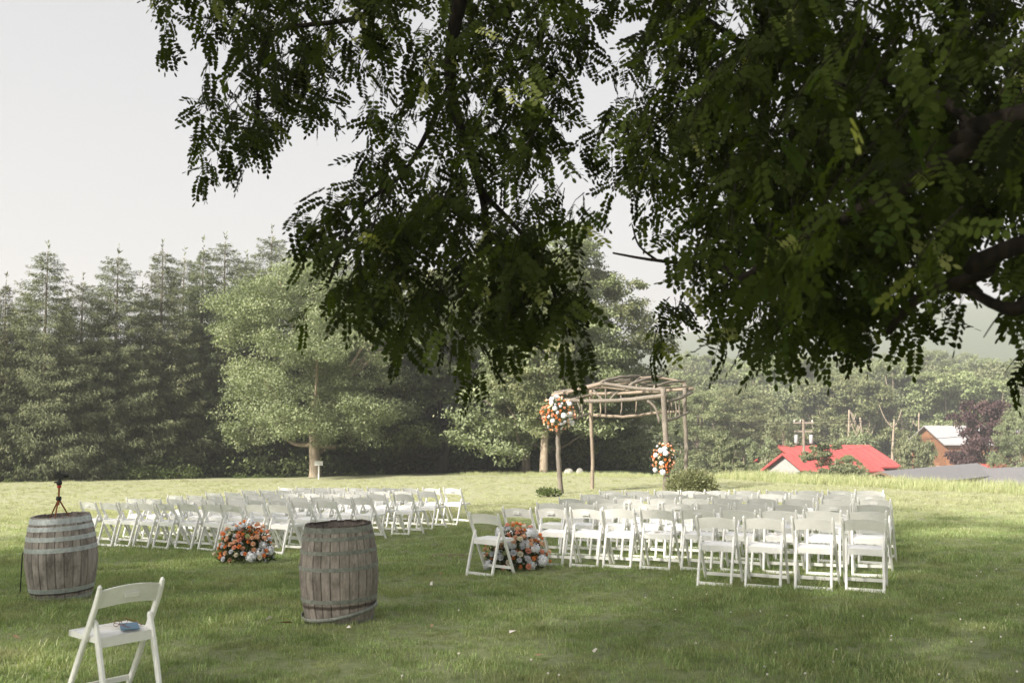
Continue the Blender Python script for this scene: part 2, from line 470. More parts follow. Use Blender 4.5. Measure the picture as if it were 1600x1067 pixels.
def spruce_crown(seed, H, Rb, mat, ex=.64):
    g = np.random.default_rng(seed); parts = []
    nw = int(H * 4.4); 
    for i in range(nw):
        u = (i + g.uniform(-.3, .3)) / nw; u = min(max(u, .012), .985)
        z = H * (.02 + .97 * u)
        L = Rb * (1 - u) ** ex * (.62 + .38 * min(1, u * 6)) + .12
        nb = int(7 + 5 * (1 - u))
        a0 = g.random() * 6.28
        for b in range(nb):
            if g.random() < .05: continue
            an = a0 + b * 6.283 / nb + g.normal(0, .3); l = L * g.uniform(.55, 1.25) * (1 + .18 * math.sin(an * 2 + seed + u * 5)); z = H * (.02 + .97 * u) + g.normal(0, .38) * (1 - u) ** .6
            ns = int(18 + l * 60)
            t = g.random(ns) ** .62
            h = np.array([math.cos(an), math.sin(an), 0]); sd_ = np.array([-math.sin(an), math.cos(an), 0])
            zz = z - l * (.40 * t - .30 * t ** 2.6) * (1.25 - u) + .10 * l * u * t
            wv = g.normal(0, 1, ns) * .17 * l * (1.05 - t * .8)
            pos = h[None] * (t * l)[:, None] + sd_[None] * wv[:, None]
            pos[:, 2] = zz + g.normal(0, .04, ns) - np.abs(g.normal(0, .24, ns)) * (1 - u * .7)
            d = h[None] * g.uniform(.2, 1.0, (ns, 1)) + sd_[None] * np.sign(wv)[:, None] * g.uniform(0, .8, (ns, 1))
            d[:, 2] -= g.uniform(.1, 1.5 * (1 - u * .75), ns)
            n = rdir(ns, g); n[:, 2] += .9
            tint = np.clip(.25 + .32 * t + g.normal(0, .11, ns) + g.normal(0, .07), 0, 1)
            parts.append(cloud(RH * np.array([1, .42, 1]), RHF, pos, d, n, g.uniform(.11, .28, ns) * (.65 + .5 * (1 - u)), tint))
    # leader
    k = 16; pos = np.zeros((k, 3)); pos[:, 2] = H * g.uniform(.93, 1.03, k)
    d = rdir(k, g) * .5; d[:, 2] = np.abs(d[:, 2]) + .35
    parts.append(cloud(RH * np.array([1, .5, 1]), RHF, pos, d, rdir(k, g), g.uniform(.2, .4, k), np.full(k, .5)))
    V, F, T = merge(parts)
    return mesh_arrays('crown', V, F, mat, T)

def spruce_trunk(seed, H):
    mb = MB(); rr = random.Random(seed)
    mb.tube([(rr.uniform(-.05, .05), 0, -.4), (0, 0, H * .1), (0, 0, H * .5), (0, 0, H * .99)], [.24, .2, .12, .015], 7, .1, seed)
    for i in range(26):
        a = rr.random() * 6.28; z = H * rr.uniform(.1, .9); l = (1 - z / H) * 2.2
        mb.tube([(0, 0, z), (math.cos(a) * l, math.sin(a) * l, z - .2 * l)], [.03, .008], 4, 0, i)
    return mb.mesh('trunk', M['bark'], True)

# ================================================================== THE SETTING
def build_ground():
    rad = np.concatenate([np.linspace(0.3, 60, 150), np.geomspace(60.8, 1300, 130)])
    na = 360
    an = np.linspace(0, 2 * math.pi, na, endpoint=False)
    X = rad[:, None] * np.cos(an)[None]; Y = rad[:, None] * np.sin(an)[None]
    Z = hgt(X, Y)
    V = np.stack([X, Y, Z], 2).reshape(-1, 3)
    V = np.concatenate([V, [[0, 0, gz(0, 0)]]])
    i = np.arange(len(rad) - 1)[:, None]; j = np.arange(na)[None]; j2 = (j + 1) % na
    F = np.stack([i * na + j, (i + 1) * na + j, (i + 1) * na + j2, i * na + j2], 2).reshape(-1, 4)
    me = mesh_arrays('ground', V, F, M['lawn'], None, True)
    # centre cap
    bm = bmesh.new(); bm.from_mesh(me); bm.verts.ensure_lookup_table()
    c = bm.verts[len(V) - 1]
    for k in range(na): bm.faces.new((c, bm.verts[k], bm.verts[(k + 1) % na]))
    bm.to_mesh(me); bm.free()
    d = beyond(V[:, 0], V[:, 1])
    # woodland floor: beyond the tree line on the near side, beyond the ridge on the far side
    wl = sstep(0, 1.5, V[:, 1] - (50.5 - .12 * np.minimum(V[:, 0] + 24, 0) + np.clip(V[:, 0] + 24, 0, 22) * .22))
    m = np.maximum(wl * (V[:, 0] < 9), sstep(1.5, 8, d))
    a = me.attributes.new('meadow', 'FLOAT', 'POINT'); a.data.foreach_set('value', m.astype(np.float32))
    o = link('ground', me); o['kind'] = 'structure'
build_ground()

def tuft_mesh(seed, nb, rad, h0, h1, w, bend, mat):
    g = np.random.default_rng(seed); V = []; F = []; T = []
    for i in range(nb):
        a = g.random() * 6.283; r = rad * math.sqrt(g.random()); x, y = r * math.cos(a), r * math.sin(a)
        h = g.uniform(h0, h1); b = g.random() * 6.283; k = g.uniform(.2, 1) * bend * h
        dx, dy = math.cos(b) * k, math.sin(b) * k; wx, wy = -math.sin(b + g.normal(0, .5)) * w, math.cos(b) * w
        n = len(V)
        V += [(x - wx, y - wy, -.01), (x + wx, y + wy, -.01), (x + dx * .4 + wx * .8, y + dy * .4 + wy * .8, h * .6),
              (x + dx * .4 - wx * .8, y + dy * .4 - wy * .8, h * .6), (x + dx + wx * .1, y + dy + wy * .1, h), (x + dx - wx * .1, y + dy - wy * .1, h)]
        F += [(n, n + 1, n + 2, n + 3), (n + 3, n + 2, n + 4, n + 5)]
        T += [float(np.clip(g.normal(.42, .22), 0, 1)) if g.random() > .10 else .97] * 6
    return mesh_arrays('tuft', V, F, mat, T)

def scatter(name, pts, meshes, scales, rots, mat, tilt=.0):
    """a field of tufts spread by geometry nodes over points with their own size and turn"""
    srcs = bpy.data.collections.new(name + '_source')
    for me in meshes:
        srcs.objects.link(bpy.data.objects.new('tuft', me))
    pm = bpy.data.meshes.new(name)
    pm.vertices.add(len(pts)); pm.vertices.foreach_set('co', np.asarray(pts, np.float32).ravel())
    a = pm.attributes.new('s', 'FLOAT', 'POINT'); a.data.foreach_set('value', np.asarray(scales, np.float32))
    a = pm.attributes.new('r', 'FLOAT_VECTOR', 'POINT'); a.data.foreach_set('vector', np.asarray(rots, np.float32).ravel())
    o = link(name, pm); o['kind'] = 'stuff'
    ng = bpy.data.node_groups.new(name, 'GeometryNodeTree')
    ng.interface.new_socket('Geometry', in_out='INPUT', socket_type='NodeSocketGeometry')
    ng.interface.new_socket('Geometry', in_out='OUTPUT', socket_type='NodeSocketGeometry')
    gi = ng.nodes.new('NodeGroupInput'); go = ng.nodes.new('NodeGroupOutput')
    ci = ng.nodes.new('GeometryNodeCollectionInfo'); ci.inputs[0].default_value = srcs
    ci.inputs['Separate Children'].default_value = True; ci.inputs['Reset Children'].default_value = True
    ip = ng.nodes.new('GeometryNodeInstanceOnPoints'); ip.inputs['Pick Instance'].default_value = True
    na_ = ng.nodes.new('GeometryNodeInputNamedAttribute'); na_.data_type = 'FLOAT'; na_.inputs[0].default_value = 's'
    nr = ng.nodes.new('GeometryNodeInputNamedAttribute'); nr.data_type = 'FLOAT_VECTOR'; nr.inputs[0].default_value = 'r'
    ri = ng.nodes.new('FunctionNodeRandomValue'); ri.data_type = 'INT'
    ri.inputs['Min'].default_value if False else None
    for s_ in ri.inputs:
        if s_.type == 'INT' and s_.name == 'Max': s_.default_value = len(meshes) - 1
        if s_.type == 'INT' and s_.name == 'Min': s_.default_value = 0
    rint = [s_ for s_ in ri.outputs if s_.type == 'INT'][0]
    ng.links.new(gi.outputs[0], ip.inputs['Points']); ng.links.new(ci.outputs[0], ip.inputs['Instance'])
    ng.links.new(rint, ip.inputs['Instance Index'])
    ng.links.new(na_.outputs[0], ip.inputs['Scale']); ng.links.new(nr.outputs[0], ip.inputs['Rotation'])
    ng.links.new(ip.outputs[0], go.inputs[0])
    md = o.modifiers.new('scatter', 'NODES'); md.node_group = ng
    return o

def build_grass():
    P_ = []; S = []
    for y0, y1, dens, s in ((4.5, 9, 150, 1.0), (9, 14, 110, 1.05), (14, 20, 70, 1.15), (20, 30, 34, 1.2), (30, 50, 9, 1.25)):
        n = int(dens * (y1 - y0) * (1.44 * (y1 + y0) / 2 + 5))
        y = rng.uniform(y0, y1, n); x = rng.uniform(-1, 1, n) * (.72 * y + 2.5)
        P_.append(np.stack([x, y, hgt(x, y)], 1)); S.append(np.full(n, s) * rng.uniform(.7, 1.3, n))
    p = np.concatenate(P_); s = np.concatenate(S)
    # rougher and thinner patches
    patch = np.sin(p[:, 0] * 1.7 + 3 * np.sin(p[:, 1] * .9)) * np.sin(p[:, 1] * 2.1 + 2 * np.sin(p[:, 0] * .7))
    s = s * (1 + .38 * patch) * np.where(rng.random(len(s)) < .10, 1.5, 1.0)
    keep = beyond(p[:, 0], p[:, 1]) < 0
    p, s = p[keep], s[keep]
    r = rng.normal(0, .12, (len(p), 3)); r[:, 2] = rng.random(len(p)) * 6.283
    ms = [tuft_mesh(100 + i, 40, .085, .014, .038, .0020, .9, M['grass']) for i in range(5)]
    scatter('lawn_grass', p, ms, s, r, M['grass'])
build_grass()

def edge_pts():
    return [(15.2 + 18, 29.5 - 33), (15.2, 29.5), (8.2, 42.5), (-3.4, 52.4)]
def build_tall_grass():
    e = edge_pts(); pts = []; sc_ = []
    for (a, b, dens, depth) in ((e[0], e[1], 90, 2.8), (e[1], e[2], 110, 3.4), (e[2], e[3], 60, 2.2)):
        a = np.array(a); b = np.array(b); L = np.linalg.norm(b - a); n = int(L * dens)
        t = rng.random(n); nn = np.array([(b - a)[1], -(b - a)[0]]) / L
        if nn[1] < 0: nn = -nn
        off = rng.random(n) * depth + .18 * np.sin(t * L * 1.1) - .2
        q = a + (b - a) * t[:, None] + nn * off[:, None]
        pts.append(np.stack([q[:, 0], q[:, 1], hgt(q[:, 0], q[:, 1])], 1))
        sc_.append(rng.uniform(.55, 1.15, n) * (1.0 if depth > 2.5 else .45) * (.6 + .4 * np.clip(off, 0, 1)))
    p = np.concatenate(pts); s = np.concatenate(sc_)
    r = rng.normal(0, .08, (len(p), 3)); r[:, 2] = rng.random(len(p)) * 6.283
    ms = [tuft_mesh(200 + i, 30, .20, .14, .48, .006, .6, M['tallgrass']) for i in range(4)]
    scatter('tall_grass', p, ms, s, r, M['tallgrass'])
build_tall_grass()

# haze: one closed box of even thin air
def build_haze():
    n = NT('haze')
    pv = n.n('ShaderNodeVolumePrincipled')
    pv.inputs['Color'].default_value = (.81, .815, .815, 1)
    pv.inputs['Density'].default_value = .0011
    pv.inputs['Anisotropy'].default_value = 0.1
    n.l(pv.outputs[0], n.out.inputs['Volume'])
    mb = MB(); mb.box((0, 0, 54), (3000, 3000, 134))
    o = mb.obj('haze', n.m); o['kind'] = 'stuff'
HAZE = True
if HAZE: build_haze()

# ================================================================== TREES
def tree(name, label, x, y, crown, trunk, s=1.0, rz=None, group=None, cat='tree', sz=None, z=None):
    rz = random.random() * 6.28 if rz is None else rz
    t = thing(name, label, cat, (x, y, gz(x, y) if z is None else z), rz, group)
    t.scale = (s, s, s * (sz or 1))
    link('crown', crown, t); 
    if trunk: link('trunk', trunk, t)
    return t

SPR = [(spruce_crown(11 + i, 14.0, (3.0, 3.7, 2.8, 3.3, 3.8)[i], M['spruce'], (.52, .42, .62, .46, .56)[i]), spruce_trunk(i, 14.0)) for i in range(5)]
ordn = ['first', 'second', 'third', 'fourth', 'fifth', 'sixth', 'seventh', 'eighth', 'ninth', 'tenth', 'eleventh', 'twelfth',
        'thirteenth', 'fourteenth', 'fifteenth', 'sixteenth', 'seventeenth', 'eighteenth', 'nineteenth', 'twentieth',
        'twenty-first', 'twenty-second', 'twenty-third', 'twenty-fourth', 'twenty-fifth', 'twenty-sixth', 'twenty-seventh', 'twenty-eighth', 'twenty-ninth', 'thirtieth']
# front row: photo x of the stem, photo y of the tip, distance
front = [(-62, 415, 49), (10, 440, 50), (75, 388, 50.5), (130, 438, 53), (185, 396, 53), (255, 388, 55), (318, 385, 57), (352, 374, 59), (425, 366, 62), (470, 388, 63), (545, 400, 64), (600, 430, 63)]
for i, (px, py, Y) in enumerate(front):
    tp = P(px, py, Y); x = tp.x; zb = gz(x, Y); h = tp.z - zb
    cr, tk = SPR[(i * 2) % 5]
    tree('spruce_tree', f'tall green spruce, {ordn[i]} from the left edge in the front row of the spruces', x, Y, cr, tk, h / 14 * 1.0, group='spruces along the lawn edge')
back = [(-20, 470, 56), (40, 452, 57), (105, 470, 58), (160, 445, 59), (222, 452, 60), (288, 400, 62), (385, 402, 66), (505, 392, 68), (650, 440, 68)]
for i, (px, py, Y) in enumerate(back):
    tp = P(px, py, Y); x = tp.x; zb = gz(x, Y); h = tp.z - zb
    cr, tk = SPR[(i * 3 + 1) % 5]
    tree('spruce_tree', f'spruce behind the front row, {ordn[i]} such tree from the left edge', x, Y, cr, tk, h / 14 * 1.0, group='spruces of the second row')

# the broad feathery tree in front of the spruces, trunk with the sign
def at_base(px, py, Y): 
    q = P(px, py, Y); return q.x, Y
big_c, big_l = broad_crown(31, 11.2, 5.9, 2.3, 150, 1050, .12, M['hazel'], .62, 1.0, droop=.05)
big_t = trunk_mesh(31, 11.2, .42, 1.6, big_l, M['barkpale'], .04, 22)
x, Y = at_base(492, 742, 54)
tree('locust_tree', 'large round feathery pale green tree standing before the spruces with a sign at its trunk', x, Y, big_c, big_t, 1.0, 1.0)

BR = [broad_crown(41, 12, 4.8, 2.0, 90, 620, .17, M['broad'], .55, droop=.08),
      broad_crown(42, 14, 4.4, 2.6, 95, 620, .17, M['broad'], .6, droop=.1),
      broad_crown(43, 11, 5.2, 1.4, 90, 640, .165, M['hazel'], .55, droop=.1)]
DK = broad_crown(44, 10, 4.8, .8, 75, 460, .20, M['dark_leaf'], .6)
BRT = [trunk_mesh(41 + i, (12, 14, 11)[i], .3, 2.2, BR[i][1], M['bark'], .12, 14) for i in range(3)]
DKT = trunk_mesh(44, 10, .34, .9, DK[1], M['barkdark'], .1, 14, 2)
FKT = trunk_mesh(47, 13, .42, 2.4, BR[1][1], M['barkpale'], .25, 14, 2)
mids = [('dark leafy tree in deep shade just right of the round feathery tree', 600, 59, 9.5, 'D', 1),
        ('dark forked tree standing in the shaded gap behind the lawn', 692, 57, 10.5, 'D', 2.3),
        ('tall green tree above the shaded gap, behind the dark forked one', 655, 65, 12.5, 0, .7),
        ('pale green tree whose twin bare trunks rise left of the arch', 848, 53, 11.4, 'F', 1.9),
        ('leaning pale trunked tree beside the twin trunks, left of the arch', 822, 55, 11.5, 2, 2.4),
        ('tallest green tree behind the arch with its crown against the sky', 862, 60, 14.6, 1, 2.0),
        ('dark low tree filling the view through the arch', 925, 57, 7.0, 'D', .4),
        ('rounded green tree at the end of the wood behind the arch posts', 930, 62, 12.2, 0, 2.9),
        ('low pale tree at the right end of the wood beside the arch', 962, 58, 6.4, 2, 1.1),
        ('green tree behind the twin trunks, half lost among its neighbours', 770, 63, 13.0, 0, 5.1)]
for lab, px, Y, h, k, rz in mids:
    x = (px - 800) / FPX * Y
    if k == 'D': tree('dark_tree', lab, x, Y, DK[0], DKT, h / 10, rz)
    elif k == 'F': tree('locust_tree', lab, x, Y, BR[1][0], FKT, h / 14, rz)
    else: tree('leafy_tree', lab, x, Y, BR[k][0], BRT[k], h / (12, 14, 11)[k], rz)

# undergrowth at the foot of the wood
def bushes(name, path, dens, h0, h1, depth, mat, leaf=.16, per=140, seed=5):
    g = np.random.default_rng(seed); parts = []
    for (ax, ay), (bx, by) in zip(path[:-1], path[1:]):
        L = math.hypot(bx - ax, by - ay)
        for i in range(int(L * dens)):
            t = g.random(); x = ax + (bx - ax) * t; y = ay + (by - ay) * t + g.uniform(0, depth)
            h = g.uniform(h0, h1); k = per
            dd = rdir(k, g); p = dd * (g.random((k, 1)) ** .5) * np.array([h * .9, h * .9, h * .55])
            p[:, 2] = np.abs(p[:, 2] + h * .4)
            pos = p + np.array([x, y, gz(x, y) - .05])
            n = dd * .6 + rdir(k, g) * .7; n[:, 2] += .5
            parts.append(cloud(RH, RHF, pos, rdir(k, g), n, leaf * g.uniform(.6, 1.4, k), np.clip(g.normal(.42 + g.normal(0, .12), .2, k), 0, 1)))
    V, F, T = merge(parts)
    o = link(name, mesh_arrays(name, V, F, mat, T)); o['kind'] = 'stuff'; return o
def bx(px, Y): return ((px - 800) / FPX * Y, Y)
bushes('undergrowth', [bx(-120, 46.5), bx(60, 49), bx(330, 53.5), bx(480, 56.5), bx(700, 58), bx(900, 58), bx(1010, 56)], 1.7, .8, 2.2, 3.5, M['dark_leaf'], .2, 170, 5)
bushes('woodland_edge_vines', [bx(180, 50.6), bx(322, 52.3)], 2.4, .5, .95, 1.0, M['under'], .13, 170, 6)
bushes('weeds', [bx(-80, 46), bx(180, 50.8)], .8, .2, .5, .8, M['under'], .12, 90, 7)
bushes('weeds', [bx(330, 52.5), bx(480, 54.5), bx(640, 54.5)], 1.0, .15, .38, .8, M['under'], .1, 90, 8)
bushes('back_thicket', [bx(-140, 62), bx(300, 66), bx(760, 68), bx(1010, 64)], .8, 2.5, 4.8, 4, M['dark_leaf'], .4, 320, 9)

# forest beyond the valley
FR = [broad_crown(51, 14, 5.2, 1.2, 66, 330, .32, M['farleaf'], .6),
      broad_crown(52, 16, 4.8, 2.0, 68, 330, .32, M['farleaf'], .62),
      broad_crown(53, 13, 5.4, .8, 66, 340, .31, M['hazel'], .6)]
FRT = [trunk_mesh(51 + i, (14, 16, 13)[i], .3, 2.2, FR[i][1], M['barkpale'], .1, 8) for i in range(3)]
FH = (14, 16, 13)
gF = random.Random(21)
rows = [(146, 1050, 2050, 27, 585, 'front row of the far wood'), (160, 1040, 2060, 28, 568, 'middle row of the far wood'),
        (205, 1020, 2050, 26, 560, 'upper row of the far wood'), (275, 1000, 2050, 26, 548, 'hazy rise above the far wood')]
desc = ['pale green', 'mid green', 'dusty green']
for ri, (Y0, xa, xb, n, ytop, where) in enumerate(rows):
    for i in range(n):
        px = xa + (xb - xa) * (i + gF.uniform(.2, .8)) / n; Y = Y0 * gF.uniform(.94, 1.07)
        yt = ytop + gF.uniform(-9, 16) + (12 if px < 1180 and ri < 2 else 0)
        if ri == 3: yt = 572 - 22 * math.exp(-((px - 1440) / 110) ** 2) + gF.uniform(-4, 4)
        tp = P(px, yt, Y); zb = gz(tp.x, Y); h = tp.z - zb
        k = gF.randrange(3)
        s = h / FH[k]
        t = tree('forest_tree', f'{desc[(k + 1) % 3]} tree, {ordn[i]} from the left, {where}', tp.x, Y, FR[k][0], FRT[k], s, gF.random() * 6.28, 'trees of the far wood')
        t.scale = (max(s, .8) * 1.05, max(s, .8) * 1.05, s)
# bare pale trunks in front of the far wood
def bare_trunk(px, y0, y1, Y, lab, fork=False):
    a = P(px, y0, Y); b = P(px, y1, Y)
    t = thing('bare_tree', lab, 'tree', (a.x, Y, gz(a.x, Y)), 0, 'bare trunks before the far wood')
    H = b.z - gz(a.x, Y); mb = MB(); rr = random.Random(px)
    mb.tube(smooth_path([(0, 0, -.3), (rr.uniform(-.2, .2), 0, H * .5), (rr.uniform(-.4, .4), 0, H)], 5), [.30 - .021 * i for i in range(11)], 6, .1, px)
    mb.obj('trunk', M['barkpale'], t, True)
    for i in range(7 if fork else 4):
        m2 = MB(); z = H * rr.uniform(.45, .95); sx = rr.choice((-1, 1)); l = rr.uniform(1.0, 2.4)
        m2.tube(smooth_path([(0, 0, z), (sx * l * .4, .1, z + l * .5), (sx * l * .7, .2, z + l * 1.3)], 4), [.11 - .01 * j for j in range(9)], 5, .1, i)
        m2.obj('limb', M['barkpale'], t, True)
bare_trunk(1328, 700, 640, 118, 'pale bare forked tree standing behind the red roofs', True)
bare_trunk(1350, 700, 652, 119, 'straight pale bare trunk just right of the forked one')
bare_trunk(1396, 700, 655, 121, 'leaning pale bare trunk above the willow bush')
bare_trunk(1412, 690, 640, 138, 'thin pale bare trunk nearest the brown house')
bare_trunk(1433, 680, 645, 139, 'short pale stub trunk behind the brown house gable')

# single trees and bushes among the buildings
PB = broad_crown(61, 8, 3.9, .6, 70, 300, .26, M['purple'], .6)
PBT = trunk_mesh(61, 8, .3, .8, PB[1], M['barkdark'], .1, 8)
x, Y = bx(1535, 100); zb = gz(x, Y); tp = P(1535, 634, 100)
tree('copper_beech', 'dark purple leaved tree beside the brown house', x, Y, PB[0], PBT, (tp.z - zb) / 8, .3).scale = (.72 * (tp.z - zb) / 8, .72 * (tp.z - zb) / 8, (tp.z - zb) / 8)
WB = broad_crown(62, 4, 2.4, .2, 50, 260, .18, M['hazel'], .7)
def bush(name, lab, px, ytop, Y, w_px, src, H, Rr, rz=0, trunk=None, cat='bush'):
    x, Y = bx(px, Y); zb = gz(x, Y); h = P(px, ytop, Y).z - zb
    t = tree(name, lab, x, Y, src, trunk, 1, rz, None, cat)
    s = w_px / FPX * Y / 2 / Rr; t.scale = (s, s, h / H); return t
bush('willow_bush', 'round pale willow bush in front of the brown house', 1428, 689, 98, 78, WB[0], 4, 2.4, 0)
bush('round_bush', 'greyish bush behind the red roofs', 1330, 682, 112, 90, WB[0], 4, 2.4, 2)
LT = broad_crown(63, 6, 2.2, .8, 44, 480, .17, M['hazel'], .6)
LTT = trunk_mesh(63, 6, .12, .6, LT[1], M['barkpale'], .2, 14, 2)
bush('young_tree', 'young pale green tree covering the middle of the red roof', 1290, 697, 72, 100, LT[0], 6, 2.2, .5, LTT, 'tree')
bush('green_bush', 'dense green bush between the two red roofs', 1318, 714, 74, 62, BR[0][0], 12, 4.6, 1.5)
bush('young_tree', 'yellowish young tree at the left of the red barn', 1220, 640, 105, 62, LT[0], 6, 2.2, 1.5, LTT, 'tree')
bush('young_tree', 'airy yellow green tree beyond the arch bush', 1132, 678, 78, 62, LT[0], 6, 2.2, 2.8, LTT, 'tree')
bush('young_tree', 'small green tree between the arch bush and the barn', 1165, 690, 86, 50, LT[0], 6, 2.2, 4.0, LTT, 'tree')
bush('young_tree', 'low leafy tree at the foot of the utility pole', 1195, 690, 96, 60, LT[0], 6, 2.2, 5.0, LTT, 'tree')
bush('leafy_tree', 'light green tree at the right edge beside the purple tree', 1590, 640, 92, 100, BR[2][0], 11, 5, 2.2, BRT[2], 'tree')
bush('leafy_tree', 'broad green tree behind the utility pole', 1160, 610, 118, 150, BR[0][0], 12, 4.6, 2.9, BRT[0], 'tree')
bush('leafy_tree', 'darker green tree beyond the right arch post', 1085, 615, 110, 130, BR[0][0], 12, 4.6, .9, BRT[0], 'tree')

# ================================================================== BUILDINGS
def gable_house(name, label, cat, apex, rd, L, W, zr, ze, zbase, wall, roof, over=.35, group=None, thick=.14):
    """apex (x,y) at the near gable, rd = ridge direction angle from +X"""
    t = thing(name, label, cat, (apex[0], apex[1], zbase), rd, group)
    rr = zr - zbase; re = ze - zbase
    mb = MB()  # walls as a closed gabled prism, x along the ridge
    h = W / 2 - over
    slope = (rr - re) / (W / 2); zt = re + slope * over - .05
    vs = []
    for x in (over, L - over):
        vs += [(x, -h, -.5), (x, h, -.5), (x, h, zt), (x, 0, rr - .12), (x, -h, zt)]
    mb.add(vs, [(0, 1, 2, 3, 4), (9, 8, 7, 6, 5), (0, 5, 6, 1), (1, 6, 7, 2), (4, 9, 5, 0)])
    mb.obj('wall', wall, t)
    for sg in (-1, 1):
        r = MB()
        a = [(0, 0, rr), (L, 0, rr), (L, sg * W / 2, re), (0, sg * W / 2, re)]
        b = [(p[0], p[1], p[2] - thick) for p in a]
        r.add(a + b, [(0, 1, 2, 3), (7, 6, 5, 4), (0, 4, 5, 1), (1, 5, 6, 2), (2, 6, 7, 3), (3, 7, 4, 0)])
        ro = r.obj('roof', roof, t)
        s = MB()
        n = int(L / .9)
        if roof in (M['redroof'], M['paleroof']):
            for i in range(1, n):
                x = L * i / n
                s.sweep([(x, sg * .05, rr + .02), (x, sg * (W / 2 - .02), re + .02 + .05 * slope)], .02, .02)
            s.obj('roof_seam', roof, ro)['kind'] = 'stuff'
    return t
rotA = math.atan2(.47, .88)
bA = gable_house('barn', 'red roofed barn with a grey gable wall, nearer of the two red roofs', 'barn', (23.8, 88), rotA, 9.5, 5.6, -1.45, -3.05, -7.5, M['greywall'], M['redroof'])
tr = MB()
for sg in (-1, 1): tr.sweep([(-.04, 0, 6.02), (-.04, sg * 2.82, 4.40)], .03, .10)
tr.obj('verge_board', M['redroof'], bA)
bB = gable_house('barn', 'larger red roofed barn set behind the young tree', 'barn', (27.5, 104), math.atan2(.2, .98), 10.6, 12, -1.2, -3.2, -8, M['brownwall'], M['redroof'])
for xx in (6.2, 8.6):
    w = MB(); w.box((xx, -5.72, 4.1), (1.3, .1, .9)); w.obj('window', M['glass'], bB)
bC = gable_house('house', 'brown timber house with a pale metal roof beside the purple tree', 'house', (51.5, 125), 0, 13, 11.5, .65, -1.5, -8.5, M['brownwall'], M['paleroof'], .5)
for (xx, zz) in ((1.9, 5.5), (6.0, 5.5)):
    w = MB(); w.box((xx, -5.29, zz), (1.0, .08, 1.3)); f = w.obj('window', M['glass'], bC)
    q = MB()
    for (cx, cz, dx, dz) in ((xx, zz + .7, 1.2, .1), (xx, zz - .7, 1.2, .1), (xx - .55, zz, .1, 1.3), (xx + .55, zz, .1, 1.3)): q.box((cx, -5.34, cz), (dx, .08, dz))
    q.obj('frame', M['darkwood'], f)
q = MB(); q.tube([(3.2, -1.5, 8.0), (3.2, -1.5, 9.1)], .16, 8); q.obj('vent_pipe', M['trim'], bC)
q = MB(); q.box((1.6, -7.0, 3.9), (5, 3.6, .15), Matrix.Rotation(R(14), 3, 'X')); q.obj('porch_roof', M['paleroof'], bC)
q = MB()
for i in range(26):
    q.box((.42, -4.9 + i * .385, 5.6 if abs(-4.9 + i * .385) > 3 else 6.3), (.06, .05, 3.0))
q.obj('board_batten', M['brownwall'], bC)['kind'] = 'stuff'
bD = gable_house('shed', 'long low shed with a dark shingle roof just past the tall grass', 'shed', (25.7, 70), math.atan2(.70, .71), 17.5, 4.2, -2.0, -2.85, -7, M['darkwood'], M['greyroof'], .3)
for i in range(6):
    w = MB(); w.box((8 + i * 1.55, -1.86, 3.62), (1.05, .08, .5)); w.obj('window', M['glass'], bD)
for i in range(7):
    w = MB(); w.box((7.2 + i * 1.55, -1.93, 3.4), (.14, .12, 1.3)); w.obj('post', M['brownwall'], bD)
w = MB()
for sg in (-1, 1): w.sweep([(-.04, 0, 4.93), (-.04, sg * 2.1, 4.08)], .03, .09)
w.obj('verge_board', M['darkwood'], bD)
bE = gable_house('shed', 'wide grey shingle roofed shed at the right edge', 'shed', (33.5, 78.5), math.atan2(.45, .89), 22, 8, -2.35, -3.6, -7, M['darkwood'], M['greyroof'], .3)
bF = gable_house('small_barn', 'little red roof peeping above the long shed', 'barn', (45.0, 96), math.atan2(.6, .8), 4, 5, -2.75, -3.9, -8, M['brownwall'], M['redroof'], .2)

# parked car between the barn and the shed
def build_car(x, y, rz):
    t = thing('parked_car', 'pale blue car half hidden below the larger red roof', 'car', (x, y, gz(x, y)), rz)
    b = MB(); b.sweep([(-2.1, 0, .55), (-1.9, 0, .62), (1.2, 0, .62), (2.05, 0, .55)], [.75, .85, .85, .72], [.22, .3, .3, .2], (0, 1, 0)); b.obj('body', M['carpaint'], t)
    c = MB(); c.sweep([(-1.7, 0, 1.0), (-1.1, 0, 1.15), (.2, 0, 1.15), (.9, 0, 1.0)], [.62, .66, .66, .64], [.06, .24, .24, .06], (0, 1, 0)); c.obj('cabin', M['glass'], t)
    c = MB(); c.box((-.45, 0, 1.42), (1.5, 1.25, .06)); c.obj('roof', M['carpaint'], t)
    for sx in (-1.3, 1.3):
        for sy in (-.8, .8):
            w = MB(); w.tube([(sx, sy - .1, .33), (sx, sy + .1, .33)], .33, 14); w.obj('wheel', M['black'], t)
x, Y = bx(1367, 86)
o_ = P(1367, 730, 86)
build_car(x, Y, .4)

